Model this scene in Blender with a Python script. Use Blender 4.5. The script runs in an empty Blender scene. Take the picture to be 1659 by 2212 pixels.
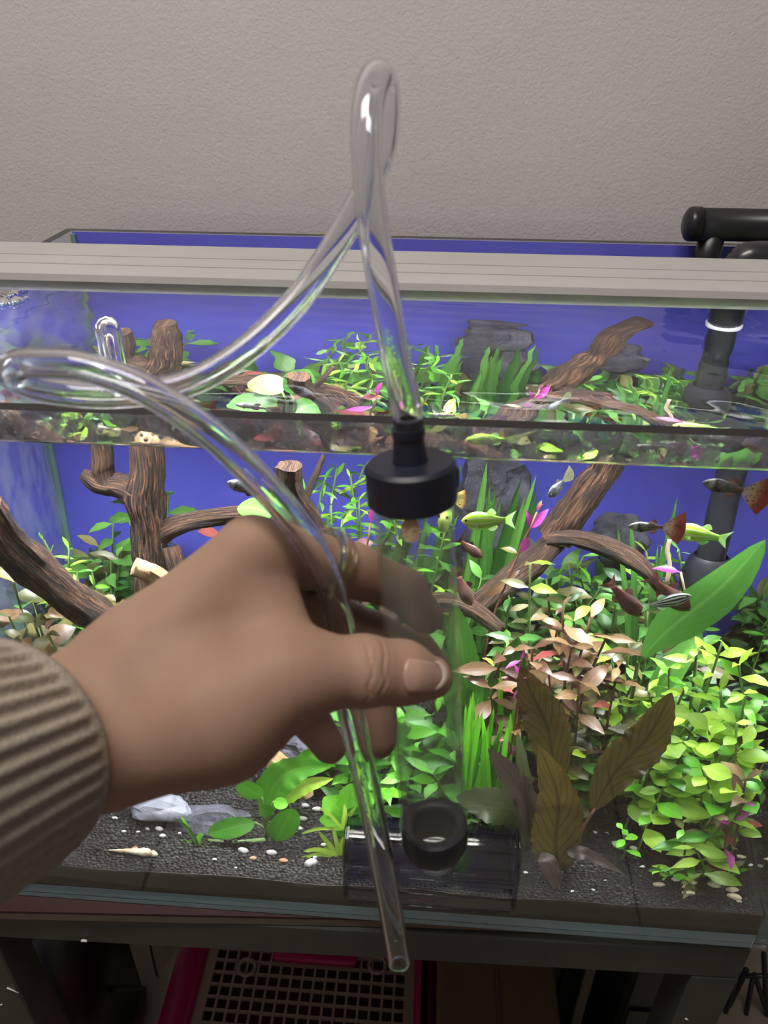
import bpy, math, random
import numpy as np
from math import sin, cos, pi, radians, sqrt, exp
from mathutils import Vector, Matrix, noise
from mathutils.bvhtree import BVHTree

random.seed(7)
sc = bpy.context.scene
col = sc.collection

# ------------------------------------------------------------------ camera
FPX = 1677.0; IW, IH = 1659, 2212
PITCH, YAW, ROLL = radians(32.26), radians(3.815), radians(.4)
CAM = Vector((.038, -.3314, .5762))
FW = Vector((-sin(YAW)*cos(PITCH), cos(YAW)*cos(PITCH), -sin(PITCH)))
R0 = Vector((cos(YAW), sin(YAW), 0)); U0 = R0.cross(FW)
RT = cos(ROLL)*R0 + sin(ROLL)*U0; UP = -sin(ROLL)*R0 + cos(ROLL)*U0
cam = bpy.data.cameras.new('camera'); camo = bpy.data.objects.new('camera', cam); col.objects.link(camo)
cam.sensor_fit = 'VERTICAL'; cam.sensor_height = 36; cam.lens = FPX/IH*36; cam.clip_start = .005
M = Matrix((RT, UP, -FW)).transposed().to_4x4(); M.translation = CAM; camo.matrix_world = M
cam.dof.use_dof = True; cam.dof.focus_distance = .58; cam.dof.aperture_fstop = 15
sc.camera = camo

# ------------------------------------------------------------------ light, exposure
sc.view_settings.view_transform = 'Standard'; sc.view_settings.look = 'None'
sc.view_settings.gamma = 1; sc.view_settings.use_curve_mapping = False
sc.view_settings.exposure = 0.0
LED_STRENGTH = 1.0      # faint glow of the LED board itself
LED_WATTS = 7.2
ROOM_WATTS = 20.0
wd = bpy.data.worlds.new('room_air'); sc.world = wd; wd.use_nodes = True
wd.node_tree.nodes['Background'].inputs[0].default_value = (0, 0, 0, 1)
wd.node_tree.nodes['Background'].inputs[1].default_value = 0.0
lamp = bpy.data.lights.new('ceiling_lamp_light_offscreen', 'AREA'); lamp.shape = 'RECTANGLE'; lamp.size = .9; lamp.size_y = .35
lamp.energy = ROOM_WATTS; lamp.color = (1.0, .93, .86)
lampo = bpy.data.objects.new('ceiling_lamp_light_offscreen', lamp); lampo.location = (-.25, -.30, 1.695); col.objects.link(lampo)
cy = sc.cycles
cy.max_bounces = 14; cy.transmission_bounces = 14; cy.transparent_max_bounces = 24; cy.diffuse_bounces = 3; cy.glossy_bounces = 4
cy.use_denoising = True; cy.sample_clamp_indirect = 50; cy.blur_glossy = .5
cy.use_adaptive_sampling = False

# ------------------------------------------------------------------ pixel helpers (a pixel gives a direction; the depth is given)
def ray(x, y): return FW + (x-IW/2)/FPX*RT - (y-IH/2)/FPX*UP
def P(x, y, Z): return CAM + ray(x, y)*Z
def onp(x, y, ax, v):
    d = ray(x, y); return CAM + d*((v-CAM[ax])/d[ax])
def refr(d, n, eta):
    d = d.normalized(); c = -d.dot(n); return eta*d + (eta*c-sqrt(max(0, 1-eta*eta*(1-c*c))))*n
def F(x, y, dep):                       # seen through the front glass, at distance dep behind it
    p = onp(x, y, 1, 0.0); d = refr(ray(x, y), Vector((0, -1, 0)), 1/1.333)
    return p + d*((dep-p.y)/d.y)
WL = .395
def T(x, y, v, ax=1):                   # seen through the water surface
    p = onp(x, y, 2, WL); d = refr(ray(x, y), Vector((0, 0, 1)), 1/1.333)
    return p + d*((v-p[ax])/d[ax])
def pxs(x, y, dep): return (F(x+10, y, dep)-F(x, y, dep)).length/10

# ------------------------------------------------------------------ materials
def newmat(name):
    m = bpy.data.materials.new(name); m.use_nodes = True; nt = m.node_tree
    return m, nt, nt.nodes, nt.links
def pbr(name, colr, rough=.5, noise_amt=0, noise_scale=40, bump=0, bump_scale=200, metallic=0, coat=0, spec=.5, col2=None, coord='Object', bdist=.002):
    m, nt, N, L = newmat(name); b = N['Principled BSDF']
    b.inputs['Base Color'].default_value = (*colr, 1); b.inputs['Roughness'].default_value = rough
    b.inputs['Metallic'].default_value = metallic; b.inputs['Coat Weight'].default_value = coat; b.inputs['Specular IOR Level'].default_value = spec
    tc = N.new('ShaderNodeTexCoord')
    if noise_amt or col2:
        n = N.new('ShaderNodeTexNoise'); n.inputs['Scale'].default_value = noise_scale; n.inputs['Detail'].default_value = 6
        L.new(tc.outputs[coord], n.inputs['Vector'])
        r = N.new('ShaderNodeValToRGB'); c2 = col2 or tuple(min(1, c*(1+noise_amt)) for c in colr); c1 = colr if col2 else tuple(c*(1-noise_amt) for c in colr)
        r.color_ramp.elements[0].position = .35; r.color_ramp.elements[1].position = .65
        r.color_ramp.elements[0].color = (*c1, 1); r.color_ramp.elements[1].color = (*c2, 1)
        L.new(n.outputs['Fac'], r.inputs['Fac']); L.new(r.outputs['Color'], b.inputs['Base Color'])
    if bump:
        n2 = N.new('ShaderNodeTexNoise'); n2.inputs['Scale'].default_value = bump_scale; n2.inputs['Detail'].default_value = 5
        L.new(tc.outputs[coord], n2.inputs['Vector'])
        bp = N.new('ShaderNodeBump'); bp.inputs['Strength'].default_value = bump; bp.inputs['Distance'].default_value = bdist
        L.new(n2.outputs['Fac'], bp.inputs['Height']); L.new(bp.outputs['Normal'], b.inputs['Normal'])
    return m
def glassm(name, ior, colr=(1, 1, 1), rough=0):
    m, nt, N, L = newmat(name); N.clear()
    g = N.new('ShaderNodeBsdfGlass'); g.inputs['IOR'].default_value = ior; g.inputs['Roughness'].default_value = rough; g.inputs['Color'].default_value = (*colr, 1)
    o = N.new('ShaderNodeOutputMaterial'); L.new(g.outputs[0], o.inputs[0]); return m
def thinclear(name, tint, ior=1.45, rough=.03, milk=0, milkcol=(.8, .8, .8), milk_noise=None):
    """thin clear plastic: straight see-through + fresnel gloss (+ a little haze of its own)"""
    m, nt, N, L = newmat(name); N.clear()
    t = N.new('ShaderNodeBsdfTransparent'); t.inputs[0].default_value = (*tint, 1)
    g = N.new('ShaderNodeBsdfGlossy'); g.inputs['Roughness'].default_value = rough
    f = N.new('ShaderNodeFresnel'); ge = N.new('ShaderNodeNewGeometry'); io = N.new('ShaderNodeMapRange')   # same gloss on both faces of a thin wall
    io.inputs['To Min'].default_value = ior; io.inputs['To Max'].default_value = 1/ior; L.new(ge.outputs['Backfacing'], io.inputs[0]); L.new(io.outputs[0], f.inputs['IOR'])
    mx = N.new('ShaderNodeMixShader'); L.new(f.outputs[0], mx.inputs[0]); L.new(t.outputs[0], mx.inputs[1]); L.new(g.outputs[0], mx.inputs[2])
    o = N.new('ShaderNodeOutputMaterial'); last = mx
    if milk:
        d = N.new('ShaderNodeBsdfDiffuse'); d.inputs[0].default_value = (*milkcol, 1)
        m2 = N.new('ShaderNodeMixShader'); m2.inputs[0].default_value = milk
        if milk_noise:
            tc = N.new('ShaderNodeTexCoord'); n = N.new('ShaderNodeTexNoise'); n.inputs['Scale'].default_value = milk_noise[0]; n.inputs['Detail'].default_value = 6
            mp = N.new('ShaderNodeMapping'); mp.inputs['Scale'].default_value = milk_noise[3] if len(milk_noise) > 3 else (1, 1, 1)
            L.new(tc.outputs['Object'], mp.inputs[0]); L.new(mp.outputs[0], n.inputs['Vector'])
            r = N.new('ShaderNodeMapRange'); r.inputs['From Min'].default_value = milk_noise[1]; r.inputs['From Max'].default_value = milk_noise[2]; r.inputs['To Max'].default_value = milk; r.inputs['To Min'].default_value = milk*.22
            L.new(n.outputs['Fac'], r.inputs[0]); L.new(r.outputs[0], m2.inputs[0])
        L.new(mx.outputs[0], m2.inputs[1]); L.new(d.outputs[0], m2.inputs[2]); last = m2
    L.new(last.outputs[0], o.inputs[0]); return m
def leafm(name, c1, c2, trans=.35, rib=(.0, .0, .0), ribamt=.35, rough=.35, vary=.42, vein=.12):
    """leaf blade: diffuse + translucent, colour varied from leaf to leaf, midrib along the UV centre line"""
    m, nt, N, L = newmat(name); b = N['Principled BSDF']; b.inputs['Roughness'].default_value = rough
    oi = N.new('ShaderNodeObjectInfo'); tc = N.new('ShaderNodeTexCoord')
    n = N.new('ShaderNodeTexNoise'); n.inputs['Scale'].default_value = 6; n.inputs['Detail'].default_value = 3
    L.new(tc.outputs['UV'], n.inputs['Vector'])
    ad = N.new('ShaderNodeMath'); ad.operation = 'MULTIPLY_ADD'; ad.inputs[1].default_value = .5; L.new(n.outputs['Fac'], ad.inputs[0])
    sb = N.new('ShaderNodeMath'); sb.operation = 'SUBTRACT'; sb.inputs[1].default_value = .25; L.new(oi.outputs['Random'], sb.inputs[0]); L.new(sb.outputs[0], ad.inputs[2])
    mc = N.new('ShaderNodeMix'); mc.data_type = 'RGBA'; mc.inputs[6].default_value = (*c1, 1); mc.inputs[7].default_value = (*c2, 1); L.new(ad.outputs[0], mc.inputs[0])
    sx = N.new('ShaderNodeSeparateXYZ'); L.new(tc.outputs['UV'], sx.inputs[0])
    a1 = N.new('ShaderNodeMath'); a1.operation = 'SUBTRACT'; a1.inputs[1].default_value = .5; L.new(sx.outputs[0], a1.inputs[0])
    a2 = N.new('ShaderNodeMath'); a2.operation = 'ABSOLUTE'; L.new(a1.outputs[0], a2.inputs[0])
    mr = N.new('ShaderNodeMapRange'); mr.inputs['From Min'].default_value = .07; mr.inputs['From Max'].default_value = .0; mr.inputs['To Max'].default_value = ribamt; L.new(a2.outputs[0], mr.inputs[0])
    v1 = N.new('ShaderNodeMath'); v1.operation = 'MULTIPLY_ADD'; v1.inputs[1].default_value = -38; L.new(a2.outputs[0], v1.inputs[0])
    v2 = N.new('ShaderNodeMath'); v2.operation = 'MULTIPLY'; v2.inputs[1].default_value = 62; L.new(sx.outputs[1], v2.inputs[0]); L.new(v2.outputs[0], v1.inputs[2])
    v3 = N.new('ShaderNodeMath'); v3.operation = 'SINE'; L.new(v1.outputs[0], v3.inputs[0])
    v4 = N.new('ShaderNodeMapRange'); v4.inputs['From Min'].default_value = .75; v4.inputs['From Max'].default_value = 1; v4.inputs['To Max'].default_value = vein; L.new(v3.outputs[0], v4.inputs[0])
    vm = N.new('ShaderNodeMath'); vm.operation = 'MAXIMUM'; L.new(mr.outputs[0], vm.inputs[0]); L.new(v4.outputs[0], vm.inputs[1])
    m2 = N.new('ShaderNodeMix'); m2.data_type = 'RGBA'; m2.inputs[7].default_value = (*rib, 1); L.new(vm.outputs[0], m2.inputs[0]); L.new(mc.outputs[2], m2.inputs[6])
    hs = N.new('ShaderNodeHueSaturation'); v = N.new('ShaderNodeMapRange'); v.inputs['To Min'].default_value = 1-vary; v.inputs['To Max'].default_value = 1+vary
    L.new(oi.outputs['Random'], v.inputs[0]); L.new(v.outputs[0], hs.inputs['Value']); L.new(m2.outputs[2], hs.inputs['Color'])
    L.new(hs.outputs[0], b.inputs['Base Color'])
    tr = N.new('ShaderNodeBsdfTranslucent'); L.new(hs.outputs[0], tr.inputs[0])
    mx = N.new('ShaderNodeMixShader'); mx.inputs[0].default_value = trans; L.new(b.outputs[0], mx.inputs[1]); L.new(tr.outputs[0], mx.inputs[2])
    L.new(mx.outputs[0], N['Material Output'].inputs[0]); return m

MT = {}
MT['wall'] = pbr('wall_paint', (.60, .555, .56), .75, .03, 3, .45, 420, bdist=.0012)
MT['glass'] = glassm('clear_glass', 1.5, (.985, .995, .992))
MT['water'] = glassm('tank_water', 1.333, (.985, .992, 1))
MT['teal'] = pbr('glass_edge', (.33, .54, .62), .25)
MT['silicone'] = pbr('silicone', (.16, .27, .28), .4)
MT['film'] = pbr('blue_film', (.115, .11, .62), .5, col2=(.125, .14, .70), noise_scale=6)
MT['soil'] = pbr('soil_bed', (.012, .011, .010), .9, col2=(.022, .019, .014), noise_scale=60, bump=.8, bump_scale=300)
MT['soilside'] = pbr('soil_side', (.040, .034, .019), .8, col2=(.070, .058, .030), noise_scale=45)
MT['granule'] = pbr('soil_granule', (.014, .013, .013), .8, col2=(.03, .027, .025), noise_scale=120)
MT['alu'] = pbr('painted_aluminium', (.40, .39, .378), .45, .04, 14)
MT['black'] = pbr('black_plastic', (.012, .012, .014), .35)
MT['capblack'] = pbr('dark_cap', (.0075, .0095, .022), .45)
MT['footring'] = pbr('foot_ring', (.016, .016, .030), .35)
MT['pipe'] = pbr('dark_pipe', (.020, .019, .026), .33, coat=.2)
MT['white'] = pbr('white_plastic', (.75, .75, .75), .4)
def woodm(name, c1, c2, c3):
    m, nt, N, L = newmat(name); b = N['Principled BSDF']; b.inputs['Roughness'].default_value = .7
    tc = N.new('ShaderNodeTexCoord'); mp = N.new('ShaderNodeMapping'); mp.inputs['Scale'].default_value = (14, 1.3, 1); L.new(tc.outputs['UV'], mp.inputs[0])
    n = N.new('ShaderNodeTexNoise'); n.inputs['Scale'].default_value = 1.6; n.inputs['Detail'].default_value = 9; n.inputs['Roughness'].default_value = .65; n.inputs['Distortion'].default_value = .8; L.new(mp.outputs[0], n.inputs['Vector'])
    r = N.new('ShaderNodeValToRGB'); E_ = r.color_ramp.elements; E_[0].position = .40; E_[0].color = (*c1, 1); E_[1].position = .66; E_[1].color = (*c3, 1); e = E_.new(.52); e.color = (*c2, 1)
    L.new(n.outputs['Fac'], r.inputs[0]); L.new(r.outputs[0], b.inputs['Base Color'])
    n2 = N.new('ShaderNodeTexNoise'); n2.inputs['Scale'].default_value = 260; n2.inputs['Detail'].default_value = 4; L.new(tc.outputs['Object'], n2.inputs['Vector'])
    a = N.new('ShaderNodeMath'); a.operation = 'MULTIPLY_ADD'; a.inputs[1].default_value = .35; L.new(n2.outputs['Fac'], a.inputs[0]); L.new(n.outputs['Fac'], a.inputs[2])
    bp = N.new('ShaderNodeBump'); bp.inputs['Strength'].default_value = 1; bp.inputs['Distance'].default_value = .004; L.new(a.outputs[0], bp.inputs['Height']); L.new(bp.outputs[0], b.inputs['Normal']); return m
MT['wood'] = woodm('driftwood', (.012, .007, .004), (.060, .027, .013), (.30, .145, .066))
MT['woodpale'] = pbr('driftwood_pale', (.30, .17, .07), .75, col2=(.52, .36, .19), noise_scale=70, bump=.7, bump_scale=200)
MT['rock'] = pbr('dark_stone', (.030, .029, .038), .85, col2=(.10, .098, .125), noise_scale=50, bump=.9, bump_scale=120, bdist=.004)
MT['rockpale'] = pbr('pale_stone', (.17, .175, .205), .85, col2=(.36, .365, .41), noise_scale=60, bump=.7, bump_scale=150)
MT['pebble'] = pbr('pebble_white', (.55, .53, .48), .5, col2=(.80, .78, .72), noise_scale=90)
MT['shell'] = pbr('shell_cream', (.50, .36, .16), .35, col2=(.80, .72, .52), noise_scale=150)
MT['amber'] = pbr('pebble_amber', (.42, .17, .07), .4, col2=(.60, .32, .16), noise_scale=90)
MT['stand'] = pbr('stand_paint', (.050, .052, .043), .5, .12, 30)
MT['board'] = pbr('board_top', (.030, .004, .005), .6)
MT['plyedge'] = pbr('board_edge', (.13, .10, .07), .7, .1, 60)
MT['tile'] = pbr('floor_tile', (.25, .225, .175), .6, .06, 6)
MT['grout'] = pbr('grout', (.12, .10, .08), .9)
MT['pink'] = pbr('magenta_plastic', (.40, .006, .11), .4)
MT['beige'] = pbr('beige_plastic', (.38, .28, .235), .5)
MT['darkred'] = pbr('dark_red_plastic', (.10, .022, .026), .6)
MT['card'] = pbr('cardboard', (.15, .105, .048), .8, .08, 20)
MT['hoseclear'] = glassm('clear_hose', 1.42, (.97, .975, .985))
MT['tubeclear'] = thinclear('clear_tube', (.93, .945, .93), 1.45, .04, .055, (.75, .8, .72))
MT['smoke'] = thinclear('smoked_acrylic', (.925, .92, .935), 1.5, .04)
MT['smokeedge'] = thinclear('smoked_acrylic_edge', (.70, .69, .73), 1.5, .05)
MT['deposit'] = thinclear('water_marks', (1, 1, 1), 1.02, .2, .8, (.62, .60, .72), (110, .44, .66))
MT['haze'] = thinclear('side_film', (.95, .96, 1), 1.02, .2, .30, (.55, .58, .80), (60, .42, .68, (1, 1, .5)))
MT['knit'] = pbr('knit', (.36, .31, .255), .95, .10, 500, .9, 900, bdist=.0012)
MT['tan'] = pbr('tan_patch', (.58, .43, .27), .7, .08, 500, .6, 700)
MT['ringclear'] = glassm('clear_plastic_ring', 1.4, (.95, .94, .86), .12)
MT['capsule'] = glassm('clear_capsule', 1.45, (.98, .97, .98), .05)
MT['drop'] = glassm('droplet', 1.333)
MT['stem'] = pbr('stem_green', (.13, .22, .05), .6)
MT['stemred'] = pbr('stem_red', (.16, .07, .04), .6)
MT['stempale'] = pbr('stem_pale', (.62, .50, .32), .6)
MT['lime'] = leafm('leaf_lime', (.26, .50, .035), (.42, .62, .07), .4, (.55, .7, .2))
MT['bright'] = leafm('leaf_bright', (.075, .34, .018), (.17, .50, .03), .4, (.3, .55, .1))
MT['mid'] = leafm('leaf_mid', (.05, .19, .03), (.12, .30, .05), .35, (.2, .4, .1))
MT['olive'] = leafm('leaf_olive', (.10, .125, .025), (.19, .165, .05), .35, (.4, .3, .15))
MT['red'] = leafm('leaf_reddish', (.13, .055, .026), (.21, .145, .055), .35, (.5, .25, .18))
MT['wine'] = leafm('leaf_wine', (.20, .03, .03), (.30, .08, .06), .35, (.4, .12, .1))
MT['magenta'] = leafm('leaf_magenta', (.30, .02, .19), (.40, .06, .28), .35, (.4, .05, .3))
MT['crypt'] = leafm('leaf_crypt', (.030, .022, .004), (.105, .074, .014), .45, (.012, .009, .002), .8, .4, .25, .6)
MT['cryptp'] = leafm('leaf_crypt_purple', (.075, .05, .036), (.14, .095, .075), .35, (.03, .02, .015), .6, .4, .3, .5)
MT['cryptg'] = leafm('leaf_crypt_grey', (.06, .075, .025), (.12, .14, .06), .35, (.03, .035, .012), .6, .4, .3, .4)
MT['sword'] = leafm('leaf_sword', (.075, .27, .035), (.13, .36, .06), .4, (.25, .5, .12), .6)

# skin: crease attribute drives relief, not colour
def skin_mat():
    m, nt, N, L = newmat('skin'); b = N['Principled BSDF']
    tc = N.new('ShaderNodeTexCoord')
    n = N.new('ShaderNodeTexNoise'); n.inputs['Scale'].default_value = 30; n.inputs['Detail'].default_value = 5; L.new(tc.outputs['Object'], n.inputs['Vector'])
    r = N.new('ShaderNodeValToRGB'); r.color_ramp.elements[0].color = (.285, .178, .125, 1); r.color_ramp.elements[1].color = (.345, .222, .16, 1)
    r.color_ramp.elements[0].position = .3; r.color_ramp.elements[1].position = .7
    L.new(n.outputs['Fac'], r.inputs[0]); L.new(r.outputs[0], b.inputs['Base Color'])
    b.inputs['Roughness'].default_value = .6; b.inputs['Specular IOR Level'].default_value = .25
    b.inputs['Subsurface Weight'].default_value = .25; b.inputs['Subsurface Radius'].default_value = (.008, .003, .0015); b.inputs['Subsurface Scale'].default_value = .5
    at = N.new('ShaderNodeAttribute'); at.attribute_name = 'crease'
    n2 = N.new('ShaderNodeTexVoronoi'); n2.inputs['Scale'].default_value = 900; L.new(tc.outputs['Object'], n2.inputs['Vector'])
    ml = N.new('ShaderNodeMath'); ml.operation = 'MULTIPLY_ADD'; ml.inputs[1].default_value = .10; L.new(n2.outputs['Distance'], ml.inputs[0]); 
    neg = N.new('ShaderNodeMath'); neg.operation = 'MULTIPLY'; neg.inputs[1].default_value = -1; L.new(at.outputs['Fac'], neg.inputs[0]); L.new(neg.outputs[0], ml.inputs[2])
    bp = N.new('ShaderNodeBump'); bp.inputs['Strength'].default_value = .45; bp.inputs['Distance'].default_value = .0008
    L.new(ml.outputs[0], bp.inputs['Height']); L.new(bp.outputs[0], b.inputs['Normal'])
    return m
MT['skin'] = skin_mat()
MT['nail'] = pbr('nail', (.42, .27, .21), .3, spec=.5)
MT['nailtip'] = pbr('nail_tip', (.52, .42, .35), .35)

# ------------------------------------------------------------------ object helpers
def link(name, me, parent=None, mat=None, loc=None):
    o = bpy.data.objects.new(name, me); col.objects.link(o)
    if mat is not None: me.materials.append(MT[mat] if isinstance(mat, str) else mat)
    if parent is not None: o.parent = parent
    if loc is not None: o.location = loc
    return o
def tag(o, label=None, cat=None, group=None, kind=None):
    if label: o['label'] = label
    if cat: o['category'] = cat
    if group: o['group'] = group
    if kind: o['kind'] = kind
    return o
def empty(name, loc, label, cat, group=None):
    o = bpy.data.objects.new(name, None); col.objects.link(o); o.location = loc; o.empty_display_size = .01
    return tag(o, label, cat, group)
class MB:
    def __init__(s): s.v = []; s.f = []; s.uv = []; s.sm = True
    def add(s, v, f):
        k = len(s.v); s.v += [tuple(p) for p in v]; s.f += [tuple(i+k for i in q) for q in f]; return s
    def box(s, lo, hi, bev=0):
        x0, y0, z0 = lo; x1, y1, z1 = hi; b = bev
        if not b:
            return s.add([(x, y, z) for x in (x0, x1) for y in (y0, y1) for z in (z0, z1)],
                         [(0, 1, 3, 2), (4, 6, 7, 5), (0, 4, 5, 1), (2, 3, 7, 6), (0, 2, 6, 4), (1, 5, 7, 3)])
        v = []; 
        for z, i in ((z0, b), (z0+b, 0), (z1-b, 0), (z1, b)):
            xa, xb, ya, yb = x0+i, x1-i, y0+i, y1-i; c = b
            v += [(xa+c, ya, z), (xb-c, ya, z), (xb, ya+c, z), (xb, yb-c, z), (xb-c, yb, z), (xa+c, yb, z), (xa, yb-c, z), (xa, ya+c, z)]
        f = [tuple(range(7, -1, -1)), tuple(range(24, 32))]
        for k in range(3):
            for i in range(8): f.append((k*8+i, k*8+(i+1) % 8, k*8+8+(i+1) % 8, k*8+8+i))
        return s.add(v, f)
    def tube(s, pts, rad, n=12, cap=True, ribs=None, up=None):
        pts = [Vector(p) for p in pts]; m = len(pts)
        rad = rad if isinstance(rad, (list, tuple)) else [rad]*m
        prev = None; v = []; ln = 0
        for i, p in enumerate(pts):
            t = (pts[min(i+1, m-1)]-pts[max(i-1, 0)]).normalized()
            if prev is None:
                a = Vector(up) if up else (Vector((0, 0, 1)) if abs(t.z) < .9 else Vector((1, 0, 0)))
                prev = (a-t*a.dot(t)).normalized()
            else: prev = (prev-t*prev.dot(t)).normalized()
            b = t.cross(prev)
            if i: ln += (p-pts[i-1]).length
            for k in range(n):
                a = 2*pi*k/n; r = rad[i]*(ribs(i, a) if ribs else 1)
                if ribs: s.uv.append((abs(1-2*k/n), ln*25))
                v.append(p+(prev*cos(a)+b*sin(a))*r)
        f = [(i*n+k, i*n+(k+1) % n, (i+1)*n+(k+1) % n, (i+1)*n+k) for i in range(m-1) for k in range(n)]
        if cap: f += [tuple(range(n-1, -1, -1)), tuple((m-1)*n+k for k in range(n))]
        return s.add(v, f)
    def lathe(s, prof, n=32, M=None, closed=False):
        v = [Vector((r*cos(2*pi*k/n), r*sin(2*pi*k/n), z)) for r, z in prof for k in range(n)]
        if M: v = [M @ p for p in v]
        m = len(prof); f = [(i*n+k, i*n+(k+1) % n, (i+1)*n+(k+1) % n, (i+1)*n+k) for i in range(m-1) for k in range(n)]
        if closed: f += [((m-1)*n+k, (m-1)*n+(k+1) % n, (k+1) % n, k) for k in range(n)]
        return s.add(v, f)
    def mesh(s, name, smooth=True):
        me = bpy.data.meshes.new(name); me.from_pydata(s.v, [], s.f)
        if s.uv:
            ul = me.uv_layers.new(name='UVMap'); li = np.zeros(len(me.loops), np.int32); me.loops.foreach_get('vertex_index', li)
            ul.data.foreach_set('uv', np.array(s.uv, np.float32)[li].ravel())
        if smooth: me.polygons.foreach_set('use_smooth', [True]*len(me.polygons))
        me.update(); return me
    def obj(s, name, mat, parent=None, smooth=True, sharp=None):
        me = s.mesh(name, smooth)
        if parent is not None and parent.type == 'EMPTY':
            l = Vector(parent.location); me.transform(Matrix.Translation(-l))
        if smooth and sharp: me.set_sharp_from_angle(angle=radians(sharp))
        return link(name, me, parent, mat)
def frame_to(a, b):
    """matrix whose +Z runs from a to b"""
    z = (b-a).normalized(); x = Vector((1, 0, 0)); x = (x-z*x.dot(z)).normalized(); y = z.cross(x)
    m = Matrix((x, y, z)).transposed().to_4x4(); m.translation = a; return m
def smoothpath(pts, k=6):
    pts = [Vector(p) for p in pts]; out = []
    for i in range(len(pts)-1):
        p0 = pts[max(i-1, 0)]; p1 = pts[i]; p2 = pts[i+1]; p3 = pts[min(i+2, len(pts)-1)]
        for j in range(k):
            t = j/k
            out.append(.5*((2*p1)+(p2-p0)*t+(2*p0-5*p1+4*p2-p3)*t*t+(3*p1-p0-3*p2+p3)*t**3))
    out.append(pts[-1]); return out
def lerplist(vals, k):
    out = []
    for i in range(len(vals)-1): out += [vals[i]+(vals[i+1]-vals[i])*j/k for j in range(k)]
    return out+[vals[-1]]
# ================================================================== room
RX0, RX1, RY0, RY1, RZ0, RZ1 = -1.7, 1.7, -1.9, .425, -.62, 1.80
def struct(name, lo, hi, mat):
    o = MB().box(lo, hi).obj(name, mat, smooth=False); return tag(o, kind='structure')
struct('wall_back', (RX0-.1, RY1, RZ0-.05), (RX1+.1, RY1+.1, RZ1), 'wall')
struct('wall_left', (RX0-.1, RY0, RZ0-.05), (RX0, RY1, RZ1), 'wall')
struct('wall_right', (RX1, RY0, RZ0-.05), (RX1+.1, RY1, RZ1), 'wall')
struct('wall_front', (RX0-.1, RY0-.1, RZ0-.05), (RX1+.1, RY0, RZ1), 'wall')
struct('ceiling', (RX0-.1, RY0-.1, RZ1), (RX1+.1, RY1+.1, RZ1+.1), 'wall')
floor = struct('floor', (RX0-.1, RY0-.1, RZ0-.05), (RX1+.1, RY1+.1, RZ0-.004), 'grout')
tm = MB().box((-.198, -.198, -.008), (.198, .198, 0), .002).mesh('tile', False); tm.materials.append(MT['tile'])
for i in range(-4, 4):
    for j in range(-5, 1):
        o = link('tile', tm, floor); o.location = (-.40+.4*i+.2, .3+.4*j-.075, RZ0)
lf = empty('ceiling_lamp', (-.25, -.30, RZ1), 'flat white ceiling lamp with rectangular frame', 'lamp')
MB().box((-.72, -.50, 1.74), (.22, -.10, RZ1), .004).obj('lamp_frame', 'white', lf, False)
MB().box((-.70, -.48, 1.70), (.20, -.12, 1.7395), .004).obj('diffuser', 'white', lf, False)

# ================================================================== stand (turned a little against the tank)
ST = empty('aquarium_stand', (0, 0, RZ0), 'dark grey painted steel stand carrying the aquarium', 'stand')
ang = radians(1.1); Rz = Matrix.Rotation(ang, 4, 'Z')
def spart(name, lo, hi, mat='stand', bev=.0015):
    m = MB().box(lo, hi, bev); m.v = [tuple(Rz @ Vector(p)) for p in m.v]; return m.obj(name, mat, ST, False)
SL, SR, SF, SB = -.335, .2955, -.001, .372
spart('front_beam', (SL, SF, -.052), (SR, SF+.036, -.0135)); spart('back_beam', (SL, SB-.036, -.052), (SR, SB, -.0135))
spart('side_beam', (SL, SF+.0365, -.052), (SL+.036, SB-.0365, -.0135)); spart('side_beam', (SR-.036, SF+.0365, -.052), (SR, SB-.0365, -.0135))
for x0 in (SL, SR-.0365):
    for y0 in (SF, SB-.036): spart('leg', (x0, y0, RZ0), (x0+.0365, y0+.036, -.0523))
p = onp(362, 2050, 1, .30); q = onp(404, 2050, 1, .30)
spart('support_post', (p.x, .30, RZ0), (q.x, .33, -.0523), 'black')
for zz in (-.52,):
    spart('lower_beam', (SL+.037, SB-.03, zz), (SR-.037, SB-.006, zz+.03))
for (a, b, w) in (((15, 2134), (40, 2145), .0006), ((176, 2032), (188, 2033), .0011), ((1480, 2201), (1486, 2203), .0007), ((0, 2172), (5, 2170), .0006)):
    pa, pb = onp(*a, 1, -.0075 if a[0] < 800 else .0035), onp(*b, 1, -.0075 if a[0] < 800 else .0035)
    MB().tube([pa, (pa+pb)/2+Vector((0, 0, .0006)), pb], w, 6).obj('paint_chip', 'white', ST)
# board between stand and tank, turned so that its front left corner stands out
bd = empty('base_board', (0, .1, -.012), 'dark red board with a pale plywood edge lying under the tank', 'board')
bp = [(-.34, -.0165), (.04, .0035), (.296, .012), (.296, .37), (-.34, .37)]
m = MB(); n = len(bp); m.add([(x, y, -.0012) for x, y in bp]+[(x, y, -.004) for x, y in bp], [tuple(range(n)), tuple(range(2*n-1, n-1, -1))]+[(i, n+i, n+(i+1) % n, (i+1) % n) for i in range(n)])
m.obj('board_face', 'board', bd, False)
m = MB(); m.add([(x, y, -.0041) for x, y in bp]+[(x, y, -.0120) for x, y in bp], [tuple(range(n)), tuple(range(2*n-1, n-1, -1))]+[(i, n+i, n+(i+1) % n, (i+1) % n) for i in range(n)])
m.obj('plywood_core', 'plyedge', bd, False)

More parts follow.
